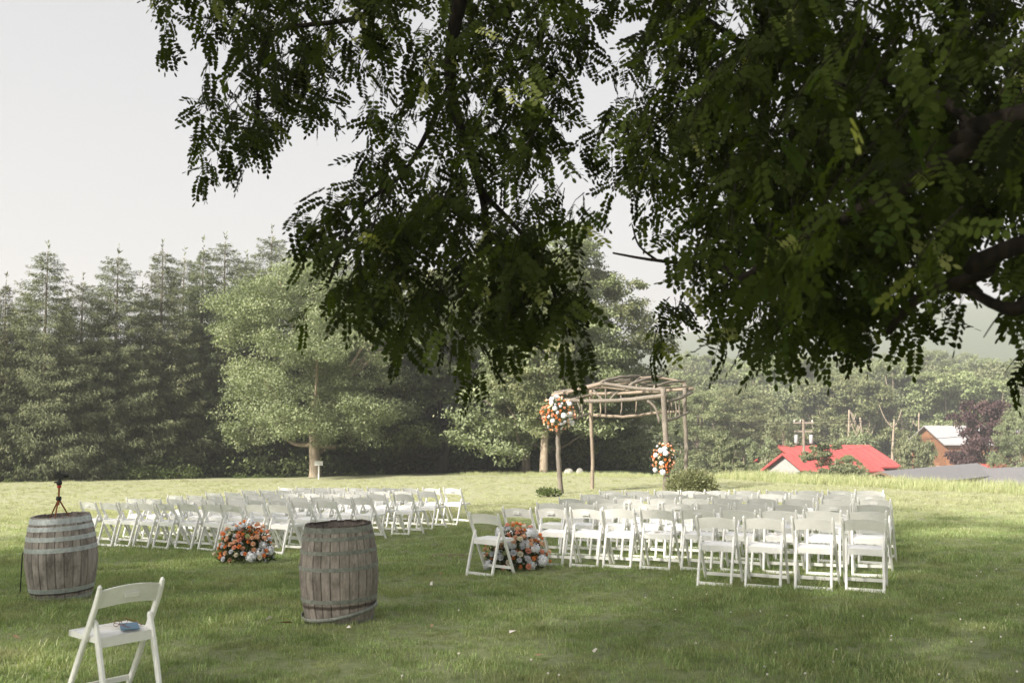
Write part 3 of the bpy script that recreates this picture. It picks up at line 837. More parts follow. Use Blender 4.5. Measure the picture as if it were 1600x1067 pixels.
# utility pole and wires
def build_pole():
    Y = 100; b = P(1257, 745, Y); top = P(1257, 655, Y); zb = gz(b.x, Y); H = top.z - zb
    t = thing('utility_pole', 'wooden utility pole with crossarm and grey transformers behind the red barn', 'pole', (b.x, Y, zb))
    q = MB(); q.tube([(0, 0, -.3), (0, 0, H)], [.17, .13], 8); q.obj('post', M['logpale'], t)
    q = MB(); q.box((0, 0, H - .35), (2.0, .14, .16)); q.obj('crossarm', M['polewood'], t)
    q = MB(); q.box((0, 0, H - 1.2), (1.8, .14, .16)); q.obj('crossarm', M['polewood'], t)
    for sx in (-.75, .75):
        q = MB(); q.lathe([(0, -.55), (.18, -.5), (.2, -.45), (.2, .3), (.15, .36), (0, .38)], 12, (sx, 0, H - 1.9)); q.obj('transformer', M['paleroof'], t, True)
    for sx in (-.9, -.3, .9):
        q = MB(); q.lathe([(.04, 0), (.07, .05), (.04, .2), (0, .2)], 8, (sx, 0, H - .27)); q.obj('insulator', M['trim'], t, True)
    for k, dz in ((0, -.2), (1, -.45), (2, -2.6)):
        q = MB(); c = Vector((b.x, Y, zb + H + dz)); pts = []
        for i in range(25):
            u = i / 24 * 2 - 1; pts.append((c.x + u * 42, c.y + u * 22, c.z + 1.5 * u * u + u * .6))
        q.tube(pts, .025, 4)
        w = q.obj('power_line', M['black']); tag(w, ['upper black power line strung over the pole top', 'thin black power line just under the upper one', 'lowest black cable hung below the transformers'][k], 'cable')
build_pole()

# ================================================================== CHAIRS
def chair_parts():
    c = {}
    # local frame: +Y faces forward, origin on the ground under the seat
    fr, bt = (.225, .215), (-.185, .765)                      # foot y, top y ; post line
    for i, sx in enumerate((-1, 1)):
        mb = MB()
        pts = [(sx * .214, .245, 0), (sx * .214, .12, .225), (sx * .214, -.005, .45), (sx * .214, -.115, .65), (sx * .214, -.150, .73), (sx * .214, -.162, .772), (sx * .214, -.163, .785)]
        mb.sweep(pts, [.0125, .0135, .0135, .0135, .0135, .011, .004], [.02, .021, .022, .021, .018, .014, .006], (1, 0, 0), .45)
        c['post', i] = mb.mesh('front_leg', M['resin'])
        mb = MB()
        pts = [(sx * .186, -.235, 0), (sx * .186, -.17, .22), (sx * .186, -.10, .44), (sx * .186, -.066, .535), (sx * .186, -.058, .555)]
        mb.sweep(pts, [.0135, .0135, .0135, .013, .006], [.018, .021, .022, .02, .009], (1, 0, 0), .45)
        c['rear', i] = mb.mesh('rear_leg', M['resin'])
    # back rest: curved board with arched top, handle recess
    N = 12; vs = []; fs = []
    for i in range(N + 1):
        u = i / N * 2 - 1; x = u * .202; y = -.150 - .030 * (1 - u * u)
        zt = .745 + .024 * (1 - u * u); zb_ = .628 + .020 * (1 - u * u)
        for (zz, yy) in ((zb_, y + .045), (zt, y - .002), (zt, y + .016), (zb_, y + .063)): vs.append((x, yy, zz))
    for i in range(N):
        a = i * 4; b = a + 4
        for k in range(4): fs.append((a + k, a + (k + 1) % 4, b + (k + 1) % 4, b + k))
    fs += [(0, 1, 2, 3), tuple(N * 4 + k for k in (3, 2, 1, 0))]
    mb = MB(); mb.add(vs, fs); c['back'] = mb.mesh('backrest', M['resin'], False)
    mb = MB()
    for (cx, cz, dx, dz) in ((0, .712, .094, .006), (0, .688, .094, .006), (-.046, .700, .006, .028), (.046, .700, .006, .028)):
        mb.box((cx, -.1745 + (.717 - cz) * .45, cz), (dx, .010, dz))
    mb.box((0, -.1755 + (.717 - .700) * .45, .700), (.086, .004, .020))
    c['handle'] = mb.mesh('handle_slot', M['resin'])
    # seat frame and padded seat
    mb = MB()
    mb.box((0, .235, .437), (.40, .022, .036)); mb.box((0, -.105, .418), (.35, .020, .062))
    for sx in (-1, 1): mb.box((sx * .190, .065, .436), (.020, .34, .034))
    mb.box((0, .07, .440), (.36, .32, .014))
    c['frame'] = mb.mesh('seat_frame', M['resin'])
    N = 8; vs = []; fs = []
    for i in range(N + 1):
        for j in range(N + 1):
            u = i / N * 2 - 1; v = j / N * 2 - 1
            e = (1 - abs(u) ** 6) * (1 - abs(v) ** 6)
            vs.append((u * .178, .068 + v * .160, .449 + .016 * e))
    for i in range(N):
        for j in range(N): fs.append((i * (N + 1) + j, (i + 1) * (N + 1) + j, (i + 1) * (N + 1) + j + 1, i * (N + 1) + j + 1))
    mb = MB(); mb.add(vs, fs); c['pad'] = mb.mesh('seat_pad', M['vinyl'], True)
    mb = MB(); mb.box((0, .205, .085), (.405, .014, .036)); c['fs'] = mb.mesh('front_stretcher', M['resin'])
    mb = MB(); mb.box((0, -.222, .040), (.350, .014, .034)); c['rs'] = mb.mesh('rear_stretcher', M['resin'])
    return c
CH = chair_parts()
def make_chair(x, y, yaw, label, group, sink=.012, tilt=0.0, lean=0.0, slot=True):
    t = thing('folding_chair', label, 'chair', (x, y, gz(x, y) - sink), -yaw, group)
    t.rotation_euler = (lean, tilt, -yaw)
    for i in (0, 1):
        link('leg', CH['post', i], t); link('leg', CH['rear', i], t)
    b = link('backrest', CH['back'], t)
    if slot: link('handle_slot', CH['handle'], b)
    f = link('seat_frame', CH['frame'], t); link('seat_pad', CH['pad'], f)
    link('front_stretcher', CH['fs'], t); link('rear_stretcher', CH['rs'], t)
    return t
# photo x of the two post tops, photo y of the top, per row (nearest row first)
LEFT = [
 [(123,149,785),(157,183,785),(184,210,785.5),(212,239,786),(241,272,787.5),(277,306,787),(313,343,788.5),(344,373,788.5),(379,411,790),(416,450,790.5)],
 [(196,222,779),(226,252,777),(259,285,777),(290,317,779.5),(320,346,780),(352,380,782),(384,416,782),(419,450,781),(452,486,783),(489,526,784)],
 [(262,285,771),(290,316,772),(320,347,773),(351,378,774),(383,412,775),(417,444,772.5),(448,480,773.5),(484,514,776),(516,547,775),(550,582,775)],
 [(319,345,766.5),(347,376,766.5),(380,402,767),(406,436,768),(439,468,768),(471,501,769),(502,532,769),(533,564,771),(571,604,771),(612,645,770)],
 [(377,401,761),(405,427,762),(432,454,763),(459,486,764),(487,516,765),(519,547,764),(551,580,765),(581,610,765.5),(613,643,766),(650,682,767)],
 [(436,456,757.5),(459,487,757.5),(489,513,758),(516,539,759),(541,568,759),(571,599,758),(600,624,760.5),(626,655,761),(657,689,762),(691,719,763)]]
RIGHT = [
 [(730,777,793),(1087,1146,799),(1160,1222,804.5),(1237,1302,804.5),(1315,1383,806.5)],
 [(785,829,784.5),(837,884,789),(890,938,792),(941,990,792),(998,1050,791),(1062,1114,790),(1122,1178,791),(1188,1246,792),(1256,1315,792.5),(1326,1388,794.5)],
 [(838,880,779),(882,926,781),(931,976,779.5),(982,1028,780.5),(1036,1083,782),(1090,1138,781.5),(1147,1198,784.5),(1208,1260,784.5),(1274,1328,786),(1337,1392,787)],
 [(872,912,772.5),(917,957,773),(962,1004,773.5),(1012,1055,773),(1062,1106,774),(1110,1156,777),(1166,1212,778),(1224,1271,780),(1282,1332,781),(1340,1391,781)],
 [(908,944,768.5),(949,986,770),(991,1030,769),(1035,1075,768.5),(1083,1124,769),(1133,1176,770),(1183,1226,772),(1232,1277,773.5),(1284,1330,772.5),(1336,1382,772.5)],
 [(936,971,765.5),(978,1014,765),(1020,1062,765),(1063,1101,765.5),(1102,1140,766.5),(1147,1186,766.5),(1196,1237,768),(1243,1285,767.5),(1292,1335,765),(1336,1380,766)]]
gC = random.Random(4)
seats = {}
def place(rows, a, t0, dt, side):
    sa, ca = math.sin(a), math.cos(a)
    for k, row in enumerate(rows):
        t = t0 + k * dt
        for j, (x0, x1, yt) in enumerate(row):
            d = P((x0 + x1) / 2, yt, 10.0)
            q = t / (d.x * sa + 10.0 * ca)
            X, Y = d.x * q, 10.0 * q
            yaw = a + gC.gauss(0, R(2.2))
            if side == 'R' and k == 0 and j == 0: yaw = a + R(7)
            cx, cy = X + .165 * math.sin(yaw), Y + .165 * math.cos(yaw)
            fa = (len(row) - 1 - j) if side == 'L' else j
            where = ['row nearest the barrels', 'second row from the barrels', 'third row from the barrels', 'fourth row from the barrels', 'fifth row from the barrels', 'sixth row, nearest the arch'][k]
            if side == 'R' and k == 0:
                lab = ['white folding chair standing alone by the aisle in front of the right flower arrangement',
                       'white folding chair, left end of the separate rear row of four',
                       'white folding chair, second from the left in the rear row of four',
                       'white folding chair, third from the left in the rear row of four',
                       'white folding chair at the right end of the rear row of four'][j]
            elif side == 'R' and k == 1 and j == 0:
                lab = 'white folding chair on the aisle directly behind the right flower arrangement'
            else:
                lab = f"white folding chair {ordn[fa]} from the aisle, {where}, {'left' if side == 'L' else 'right'} block"
            o = make_chair(cx, cy, yaw, lab, 'white folding chairs of the ' + ('left' if side == 'L' else 'right') + ' block', .012, gC.gauss(0, R(.6)), gC.gauss(0, R(.6)), gC.random() < .45)
            seats[side, k, j] = o
place(LEFT, R(31), 11.6, 1.14, 'L')
place(RIGHT, R(25), 11.2, 1.22, 'R')
fc = make_chair(-2.43 - .165 * .766, 6.47 + .165 * .643, R(-50), 'white folding chair standing alone in the foreground with booklets on its seat', 'white folding chairs standing apart')

# things on the foreground seat
def on_seat(o, lx, ly, z=.466):
    m = Matrix.Translation(o.location) @ o.rotation_euler.to_matrix().to_4x4()
    return m @ Vector((lx, ly, z))
p = on_seat(fc, .03, .05); rz0 = fc.rotation_euler[2]
b = MB(); b.box((0, 0, .003), (.14, .20, .006)); bo = b.obj('booklet', M['paper'], None, loc=p, rot=(0, 0, rz0 + .5)); tag(bo, 'off white folded booklet lying on the foreground chair seat', 'booklet')
p = on_seat(fc, .075, -.01, .4675)
b = MB(); b.box((0, 0, .003), (.115, .215, .005)); bo = b.obj('booklet', M['bluepaper'], None, loc=p, rot=(0, 0, rz0 - .45)); tag(bo, 'blue grey booklet lying on the foreground chair seat', 'booklet')
p = on_seat(fc, .02, .0, .482)
gt = thing('eyeglasses', 'brown framed eyeglasses resting on the booklets of the foreground chair', 'glasses', p, rz0 + .3)
for sx in (-1, 1):
    r = MB(); r.tube([(sx * .034 + .026 * math.cos(a), 0, .02 + .02 * math.sin(a)) for a in [i * math.pi / 8 for i in range(17)]], .0022, 5); r.obj('rim', M['tortoise'], gt)
    r = MB(); r.tube([(sx * .06, 0, .028), (sx * .062, -.07, .02), (sx * .05, -.13, .004)], .0022, 5); r.obj('temple', M['tortoise'], gt)
r = MB(); r.tube([(-.008, 0, .026), (.008, 0, .026)], .002, 5); r.obj('bridge', M['tortoise'], gt)

# folded programmes left on a few seats of the left block
for n_, (side, k, j) in enumerate([('L', 0, 2), ('L', 0, 4), ('L', 0, 5), ('L', 0, 6), ('L', 0, 9), ('L', 1, 9), ('R', 1, 4), ('R', 1, 7)]):
    o = seats[side, k, j]; p = on_seat(o, random.uniform(-.04, .04), .02)
    b = MB(); b.box((0, 0, .004), (.11, .17, .008)); b.box((.02, .03, .012), (.05, .06, .006))
    bo = b.obj('folded_card', M['paper'], None, loc=p, rot=(0, 0, random.uniform(0, 3)))
    ws = f"{ordn[(9 - j) if side == 'L' else j]} from the aisle, {['row nearest', 'second row from'][k]} the barrels, {'left' if side == 'L' else 'right'} block"
    tag(bo, 'card on chair seat ' + ws, 'card', 'cards left on the seats')

# ================================================================== BARRELS
def stave_mesh(h, rh, rb, n, mat):
    mb = MB(); N = 14; vs = []; fs = []
    half = math.pi / n * .965
    for i in range(N + 1):
        z = h * i / N; q = 2 * i / N - 1; r = rb - (rb - rh) * abs(q) ** 1.8
        for (a, dr) in ((-half, -.006), (-half * .86, 0), (half * .86, 0), (half, -.006), (half, -.028), (-half, -.028)):
            vs.append(((r + dr) * math.cos(a), (r + dr) * math.sin(a), z))
    for i in range(N):
        for k in range(6): fs.append((i * 6 + k, i * 6 + (k + 1) % 6, (i + 1) * 6 + (k + 1) % 6, (i + 1) * 6 + k))
    fs += [tuple(range(6)), tuple(N * 6 + k for k in range(6))[::-1]]
    mb.add(vs, fs); return mb.mesh('stave', mat)
def barrel(x, y, lab, h, rh, rb, smat, hmat, hoops, tilt, rz=0.2, loose=None):
    t = thing('wine_barrel', lab, 'barrel', (x, y, gz(x, y) - .015), rz)
    t.rotation_euler = (tilt[0], tilt[1], rz)
    n = 26; me = stave_mesh(h, rh, rb, n, smat); rr = random.Random(int(x * 100))
    for k in range(n):
        o = link('stave', me, t, rot=(0, 0, 2 * math.pi * k / n)); s = 1 + rr.uniform(-.006, .006); o.scale = (s, s, 1 + rr.uniform(-.008, .004))
    prof = lambda z: rb - (rb - rh) * abs(2 * z / h - 1) ** 1.8
    for (zc, w) in hoops:
        mb = MB(); z0, z1 = zc - w / 2, zc + w / 2
        mb.lathe([(prof(z0) + .002, z0), (prof(z0) + .0045, z0), (prof(z1) + .0045, z1), (prof(z1) + .002, z1), (prof(z0) + .002, z0)], 40)
        mb.obj('hoop', hmat, t)
    mb = MB(); mb.lathe([(.0, h - .07), (rh - .02, h - .07), (rh - .02, h - .09), (0, h - .09)], 32); mb.obj('head', M['darkwood'], t)
    if loose:
        zc, w, tx = loose; mb = MB(); q = rb - .015
        mb.lathe([(q, -w / 2), (q + .005, -w / 2), (q + .002, w / 2), (q - .003, w / 2), (q, -w / 2)], 40)
        mb.obj('loose_hoop', hmat, t, True, loc=(0, 0, zc), rot=tx)
    return t
q2 = P(531, 954, 9.35)
barrel(q2.x, 9.35, 'weathered wine barrel with rusty green hoops and a slipped bottom hoop, standing by the aisle', .90, .300, .362, M['stave2'], M['hoopgreen'],
       [(.86, .05), (.785, .034), (.665, .034), (.52, .036), (.235, .036), (.035, .03)], (0, R(-1.6)), .2, (.115, .035, (R(3), R(-8), 0)))
q1 = P(97, 927, 10.8)
b1 = barrel(q1.x, 10.8, 'weathered wine barrel with pale steel hoops carrying a small camera tripod', .88, .290, .362, M['stave1'], M['hoop'],
       [(.838, .058), (.762, .046), (.66, .046), (.545, .048), (.125, .046), (.032, .042)], (0, R(-2.6)), .5)

# tripod with camera on the left barrel's head
def build_tripod():
    base = P(91, 803, 10.8); z0 = gz(q1.x, 10.8) + .88 - .10
    t = thing('tripod', 'small copper coloured tripod standing on the left barrel', 'tripod', (base.x, 10.8, z0), .35, None, .84)
    ap = Vector((0, 0, .30))
    for k in range(3):
        a = k * 2.094 + .3; f = Vector((.17 * math.cos(a), .17 * math.sin(a), 0))
        mb = MB(); mb.tube([ap + (f - ap) * .05, ap + (f - ap) * .55], .010, 8); mb.tube([ap + (f - ap) * .55, f], .0075, 8)
        l = mb.obj('leg', M['copper'], t)
        mb = MB(); mb.lathe([(0, -.004), (.012, -.004), (.012, .018), (0, .02)], 8, f); mb.obj('rubber_foot', M['black'], l)
    mb = MB(); mb.tube([(0, 0, .22), (0, 0, .46)], .012, 8); mb.obj('centre_column', M['copper'], t)
    mb = MB(); mb.lathe([(0, .28), (.03, .28), (.034, .30), (.03, .33), (0, .33)], 12); mb.obj('hub', M['black'], t)
    mb = MB(); mb.lathe([(0, .44), (.026, .44), (.026, .47), (0, .47)], 12); mb.obj('collar', M['redplastic'], t)
    mb = MB(); mb.lathe([(0, .47), (.03, .475), (.035, .50), (.028, .53), (.02, .545), (0, .55)], 14); mb.box((-.035, 0, .51), (.05, .02, .02)); mb.obj('ball_head', M['black'], t, True)
    c = thing('camera_device', 'small black camera with its lens pointing at the arch on top of the tripod', 'camera', (base.x, 10.8, z0 + .55 * .84), .35 - .2, None, .72)
    mb = MB(); mb.box((0, 0, .045), (.125, .06, .085)); mb.box((-.01, 0, .096), (.05, .05, .022)); mb.obj('body', M['black'], c)
    mb = MB(); mb.tube([(.055, .0, .05), (.12, .03, .05)], .030, 12); mb.obj('lens', M['black'], c)
build_tripod()
mb = MB(); a = P(49, 842, 10.6); b_ = P(36, 864, 10.6); mb.tube([a, (a + b_) / 2 + Vector((0, 0, -.01)), b_], .008, 6)
b_.z = gz(b_.x, b_.y)
mb = MB(); mb.tube([P(49, 838, 10.9), P(42, 852, 10.95), P(35, 866, 11.0), Vector((P(33, 880, 11.0).x, 11.0, gz(-5.3, 11.0)))], .007, 6)
so = mb.obj('strap', M['black']); tag(so, 'thin black strap hanging down the far side of the left barrel', 'strap')

# ================================================================== ARCH (rustic log pergola)
def build_arch():
    FLY, FRY, BLY, BRY = 33.2, 31.9, 35.6, 34.3
    c0 = P(950, 770, 33.6); t = thing('log_arch', 'rustic pergola arch of crooked bark logs at the end of the aisle', 'arch', (c0.x, 33.6, gz(c0.x, 33.6)))
    o0 = Vector(t.location)
    def log(name, pts, r, mat='log', n=5, seed=0):
        w = [P(*p_) for p_ in pts]
        w = [w[0]] + [q_ + Vector((random.gauss(0, .03), 0, random.gauss(0, .03))) for q_ in w[1:-1]] + [w[-1]]
        sp = smooth_path(w, n); sp = [s_ - o0 + Vector((random.gauss(0, .006), random.gauss(0, .006), random.gauss(0, .006))) for s_ in sp]
        rr = [q * .76 for q in (r if hasattr(r, '__len__') else [r, r * .85])]
        N = len(sp); mb = MB(); mb.tube(sp, [rr[0] + (rr[1] - rr[0]) * i / (N - 1) for i in range(N)], 9, .20, seed)
        mb.obj(name, M[mat], t, True)
    # posts (down into the ground)
    def base(px, Y): 
        x = (px - 800) / FPX * Y; z = gz(x, Y) - .3
        py = YH + (HC - z) / Y * FPX; return (px, py, Y)
    log('post', [(872, 622, FLY), (873, 680, FLY), (875, 730, FLY), base(878, FLY)], [.095, .12], 'log', 5, 1)
    log('post', [(923, 609, BLY), (925, 660, BLY), (924, 710, BLY), base(925, BLY)], [.085, .085], 'logpale', 5, 2)
    log('post', [(1036, 608, FRY), (1037, 660, FRY), (1040, 710, FRY), base(1041, FRY)], [.11, .13], 'log', 5, 3)
    log('post', [(1070, 600, BRY), (1069, 650, BRY), (1070, 700, BRY), base(1070, BRY)], [.10, .09], 'log', 5, 4)
    # front eave beam, front gable rails
    log('beam', [(868, 624, FLY), (930, 627, 32.8), (985, 623, 32.4), (1042, 617, FRY)], [.075, .095], 'log', 5, 5)
    log('gable_rail', [(862, 618, FLY), (900, 608, 33), (942, 599, 32.8)], [.07, .085], 'logpale', 5, 6)
    log('gable_rail', [(938, 598, 32.8), (985, 606, 32.4), (1040, 609, FRY)], [.085, .08], 'log', 5, 7)
    log('ridge_pole', [(941, 596, 32.7), (975, 590, 33.9), (1001, 588, 35.0)], .07, 'log', 5, 8)
    log('rafter', [(866, 613, 33.6), (903, 607, 33.6), (945, 598, 33.8), (988, 593, 34.4)], .06, 'log', 5, 9)
    log('rafter', [(984, 602, 32.6), (1004, 592, 33.2), (1033, 588, 34.2)], .07, 'log', 5, 10)
    log('rafter', [(1000, 590, 34.6), (1033, 590, 34.8), (1072, 599, 34.6)], .06, 'logpale', 5, 11)
    log('rafter', [(1022, 605, 32.6), (1045, 598, 33.3), (1070, 596, 34.0)], .06, 'log', 5, 12)
    log('rafter', [(896, 612, 34.2), (940, 605, 35.0), (985, 611, 35)], .05, 'logpale', 5, 13)
    # back beams
    log('beam', [(925, 615, BLY), (985, 614, 35.0), (1083, 607, BRY)], .075, 'logpale', 5, 14)
    log('rail', [(928, 648, BLY), (975, 649, 35.0), (1028, 646, 34.7), (1064, 643, BRY)], .07, 'logpale', 5, 15)
    # side rails
    log('rail', [(872, 664, FLY), (896, 656, 34.2), (922, 646, BLY)], .05, 'log', 5, 16)
    log('beam', [(868, 630, FLY), (895, 624, 34.2), (922, 617, BLY)], .055, 'logpale', 5, 17)
    log('beam', [(1041, 627, FRY), (1062, 624, 33.0), (1081, 613, BRY)], .07, 'log', 5, 18)
    log('rail', [(1041, 658, FRY), (1058, 654, 33.0), (1076, 644, BRY)], .06, 'log', 5, 19)
    # loose crooked sticks laid over the roof
    for i, (x0, y0, Y0_, x1, y1, Y1_) in enumerate([(880, 612, 33.0, 950, 600, 33.6), (905, 605, 33.4, 925, 615, 32.9), (958, 596, 33.2, 1012, 600, 34.2), (940, 603, 33.6, 1020, 596, 34.6),
            (1000, 603, 33.2, 1058, 600, 33.8), (1030, 606, 32.2, 1078, 603, 34.0), (975, 608, 32.4, 1000, 590, 34.6), (886, 616, 33.0, 935, 606, 34.9)]):
        log('roof_stick', [(x0, y0, Y0_), ((x0 + x1) / 2, (y0 + y1) / 2 - 1, (Y0_ + Y1_) / 2), (x1, y1, Y1_)], [.042, .03], ('log', 'logpale')[i % 2], 4, 60 + i)
    # braces
    log('brace', [(927, 610, BLY), (936, 618, 35.4), (944, 626, 35.3)], .045, 'log', 3, 20)
    log('brace', [(966, 611, 35.1), (957, 619, 35.2), (949, 627, 35.3)], .045, 'log', 3, 21)
    log('brace', [(1012, 626, 32.1), (1026, 640, 32), (1030, 660, 31.95)], .055, 'log', 4, 22)
    for i, (px, y0, y1, Y, m) in enumerate([(946, 604, 648, 35.3, 'log'), (970, 618, 647, 35.1, 'log'), (994, 600, 645, 35.0, 'logpale'), (1017, 615, 645, 34.8, 'log'),
              (903, 628, 655, 34.2, 'log'), (911, 625, 651, 34.8, 'log'), (895, 630, 657, 34.0, 'log'),
              (1049, 627, 656, 32.6, 'log'), (1056, 626, 653, 33.1, 'log'), (1062, 623, 650, 33.6, 'log'), (1044, 628, 657, 32.2, 'log'), (938, 618, 649, 35.4, 'logpale')]):
        log('baluster', [(px, y0, Y), (px + random.uniform(-1, 1), (y0 + y1) / 2, Y), (px, y1, Y)], .035, m, 3, 30 + i)
    return t
build_arch()

# ================================================================== FLOWERS
def rose_mesh(mat, seed):
    g = random.Random(seed); mb = MB()
    for (n, r, z, tilt, w) in ((6, .62, -.05, .2, .55), (5, .48, .12, .55, .5), (4, .30, .25, .9, .42), (3, .14, .32, 1.2, .3)):
        a0 = g.random() * 6
        for k in range(n):
            a = a0 + k * 6.283 / n; ca, sa = math.cos(a), math.sin(a)
            def q(u, rad, zz): return ((rad) * ca - u * sa, (rad) * sa + u * ca, zz)
            mb.add([q(-w * .5, r * .25, z - .2), q(w * .5, r * .25, z - .2), q(w, r, z + .18 * tilt), q(-w, r, z + .18 * tilt), q(w * .6, r * 1.22, z + .32 * tilt + .1), q(-w * .6, r * 1.22, z + .32 * tilt + .1)],
                   [(0, 1, 2, 3), (3, 2, 4, 5)])
    return mb.mesh('rose', mat)
def hydrangea_mesh(mat, seed):
    g = np.random.default_rng(seed); mb = MB()
    mb.lathe([(0, -.5), (.5, -.35), (.78, 0), (.6, .45), (.25, .62), (0, .66)], 10)
    for i in range(70):
        d = rdir(1, g)[0]; d[2] = d[2] * .8 + .25; d /= np.linalg.norm(d)
        c = Vector(d) * .86; n = Vector(d); a = n.orthogonal().normalized(); b = n.cross(a)
        an = g.random() * 6; a, b = a * math.cos(an) + b * math.sin(an), b * math.cos(an) - a * math.sin(an)
        s = .17
        for (e, f) in ((a, b), (b, -a), (-a, -b), (-b, a)):
            mb.add([c, c + e * s + n * .05, c + (e + f) * s * .8 + n * .09, c + f * s + n * .05], [(0, 1, 2, 3)])
    return mb.mesh('hydrangea', mat)
ROSES = {k: [rose_mesh(M[k], i) for i in range(2)] for k in ('orange', 'coral', 'peach', 'cream', 'lime', 'white')}
HYD = [hydrangea_mesh(M['white'], i) for i in range(2)]
def arrangement(name, label, cat, loc, rx, rz_, n, seed, group=None, sphere=False, dirn=(0, -1, 0), fs=1.0, sprays=True):
    t = thing(name, label, cat, loc, 0, group); g = random.Random(seed); gn = np.random.default_rng(seed)
    placed = []
    tries = 0
    while len(placed) < n and tries < 4000:
        tries += 1
        if sphere:
            d = Vector(rdir(1, gn)[0]); 
            if d.y > .35: continue
            p_ = Vector((d.x * rx, d.y * rx * .75, d.z * rz_))
        else:
            a = g.random() * 6.283; e = g.random() ** .8 * 1.5
            d = Vector((math.cos(a) * math.cos(e), math.sin(a) * math.cos(e), math.sin(e)))
            if d.y > .55: continue
            p_ = Vector((d.x * rx, d.y * rx * .62, .06 + d.z * rz_ * .94))
        p_ *= g.uniform(.80, 1.13)
        k = g.random()
        kind = 'hyd' if k < (.15 if sphere else .24) else g.choice(['orange', 'orange', 'coral', 'peach', 'cream', 'white', 'peach', 'lime' if g.random() < .4 else 'coral'])
        r = {'hyd': .074, 'orange': .037, 'coral': .048, 'peach': .046, 'cream': .048, 'white': .048, 'lime': .042}[kind] * g.uniform(.85, 1.15) * fs
        if any((p_ - q_).length < (r + r2) * .74 for q_, r2 in placed): continue
        placed.append((p_, r))
        nrm = Vector((d.x, d.y, d.z + .25)).normalized()
        me = g.choice(HYD) if kind == 'hyd' else g.choice(ROSES[kind])
        o = link('hydrangea' if kind == 'hyd' else 'rose', me, t, loc=p_)
        o.rotation_euler = nrm.to_track_quat('Z', 'Y').to_euler(); o.scale = (r,) * 3
    # leafy base
    k = 1400; dd = rdir(k, gn)
    if not sphere: dd[:, 2] = np.abs(dd[:, 2])
    rad = gn.random((k, 1)) ** .4 * .93
    p = dd * rad * np.array([rx, rx * (.7 if sphere else .6), rz_])
    if sphere: keep = dd[:, 1] < .6; p = p[keep]; dd = dd[keep]
    k = len(p); V, F, T = cloud(RH, RHF, p + (np.array([0, 0, .04]) if not sphere else 0), dd + rdir(k, gn) * .6, rdir(k, gn), gn.uniform(.04, .085, k), np.clip(gn.normal(.35, .2, k), 0, 1))
    fo = link('foliage', mesh_arrays('foliage', V, F, M['dark_leaf'], T), t); fo['kind'] = 'stuff'
    if sprays:
        pts = []; parts = []
        for (sx, hh) in ((.55, 1.15), (.85, .55), (.3, 1.2)):
            m = 60; a = np.stack([sx * rx + gn.normal(0, .035, m), gn.normal(-.05, .04, m), rz_ * hh * gn.uniform(.55, 1.0, m)], 1)
            parts.append(cloud(RH, RHF, a, rdir(m, gn), rdir(m, gn), gn.uniform(.015, .03, m), np.full(m, .5)))
        V, F, T = merge(parts); f2 = link('white_spray', mesh_arrays('white_spray', V, F, M['white'], T), t); f2['kind'] = 'stuff'
    return t
def ground_at(px, Y): x = (px - 800) / FPX * Y; return (x, Y, gz(x, Y))
arrangement('flower_arrangement', 'mound of orange roses and white hydrangeas on the grass before the left block', 'flowers', ground_at(389, 14.35), .40, .50, 125, 3, 'ground flower arrangements')
arrangement('flower_arrangement', 'mound of coral roses and white hydrangeas at the aisle behind the lone chair', 'flowers', ground_at(806, 13.1), .40, .50, 130, 4, 'ground flower arrangements')
pA = P(871, 647, 33.0); arrangement('flower_cluster', 'orange and white flower ball tied to the top left corner of the arch', 'flowers', (pA.x, 32.95, pA.z), .52, .52, 120, 8, 'flower clusters on the arch', True, fs=1.25, sprays=False)
pB = P(1037, 717, 31.7); arrangement('flower_cluster', 'oval orange and white flower cluster tied low on the right arch post', 'flowers', (pB.x, 31.7, pB.z), .33, .46, 70, 9, 'flower clusters on the arch', True, fs=1.25, sprays=False)

# bushes at the arch
def small_bush(lab, px, Y, w, h, mat, seed, leaf=.07, n=5200):
    g = np.random.default_rng(seed); x = (px - 800) / FPX * Y
    t = thing('garden_bush', lab, 'bush', (x, Y, gz(x, Y)))
    parts = []
    for i in range(22):
        c = rdir(1, g)[0] * np.array([w * .32, w * .28, h * .3]); c[2] = abs(c[2]) + h * .25
        k = n // 22; dd = rdir(k, g); p = c + dd * g.random((k, 1)) ** .4 * np.array([w * .24, w * .24, h * .3])
        p[:, 2] = np.abs(p[:, 2])
        nn = dd * .7 + rdir(k, g) * .6; nn[:, 2] += .4; d = dd + rdir(k, g) * .7; d[:, 2] += .4
        parts.append(cloud(RH, RHF, p, d, nn, leaf * g.uniform(.6, 1.5, k), np.clip(g.normal(.45 + g.normal(0, .1), .2, k), 0, 1)))
    V, F, T = merge(parts); o = link('leaves', mesh_arrays('leaves', V, F, mat, T), t)
    mb = MB()
    for i in range(9):
        a = i * .7; mb.tube([(0, 0, -.05), (math.cos(a) * w * .15, math.sin(a) * w * .15, h * .4), (math.cos(a) * w * .32, math.sin(a) * w * .3, h * .75)], [.02, .014, .006], 5)
    mb.obj('stem', M['bark'], t)
small_bush('round dark green bush at the foot of the right arch posts', 1079, 29.5, 1.5, 1.02, M['broad'], 3)
small_bush('wispy low plant beside the left arch post', 856, 31.5, .8, .34, M['under'], 5, .06, 900)

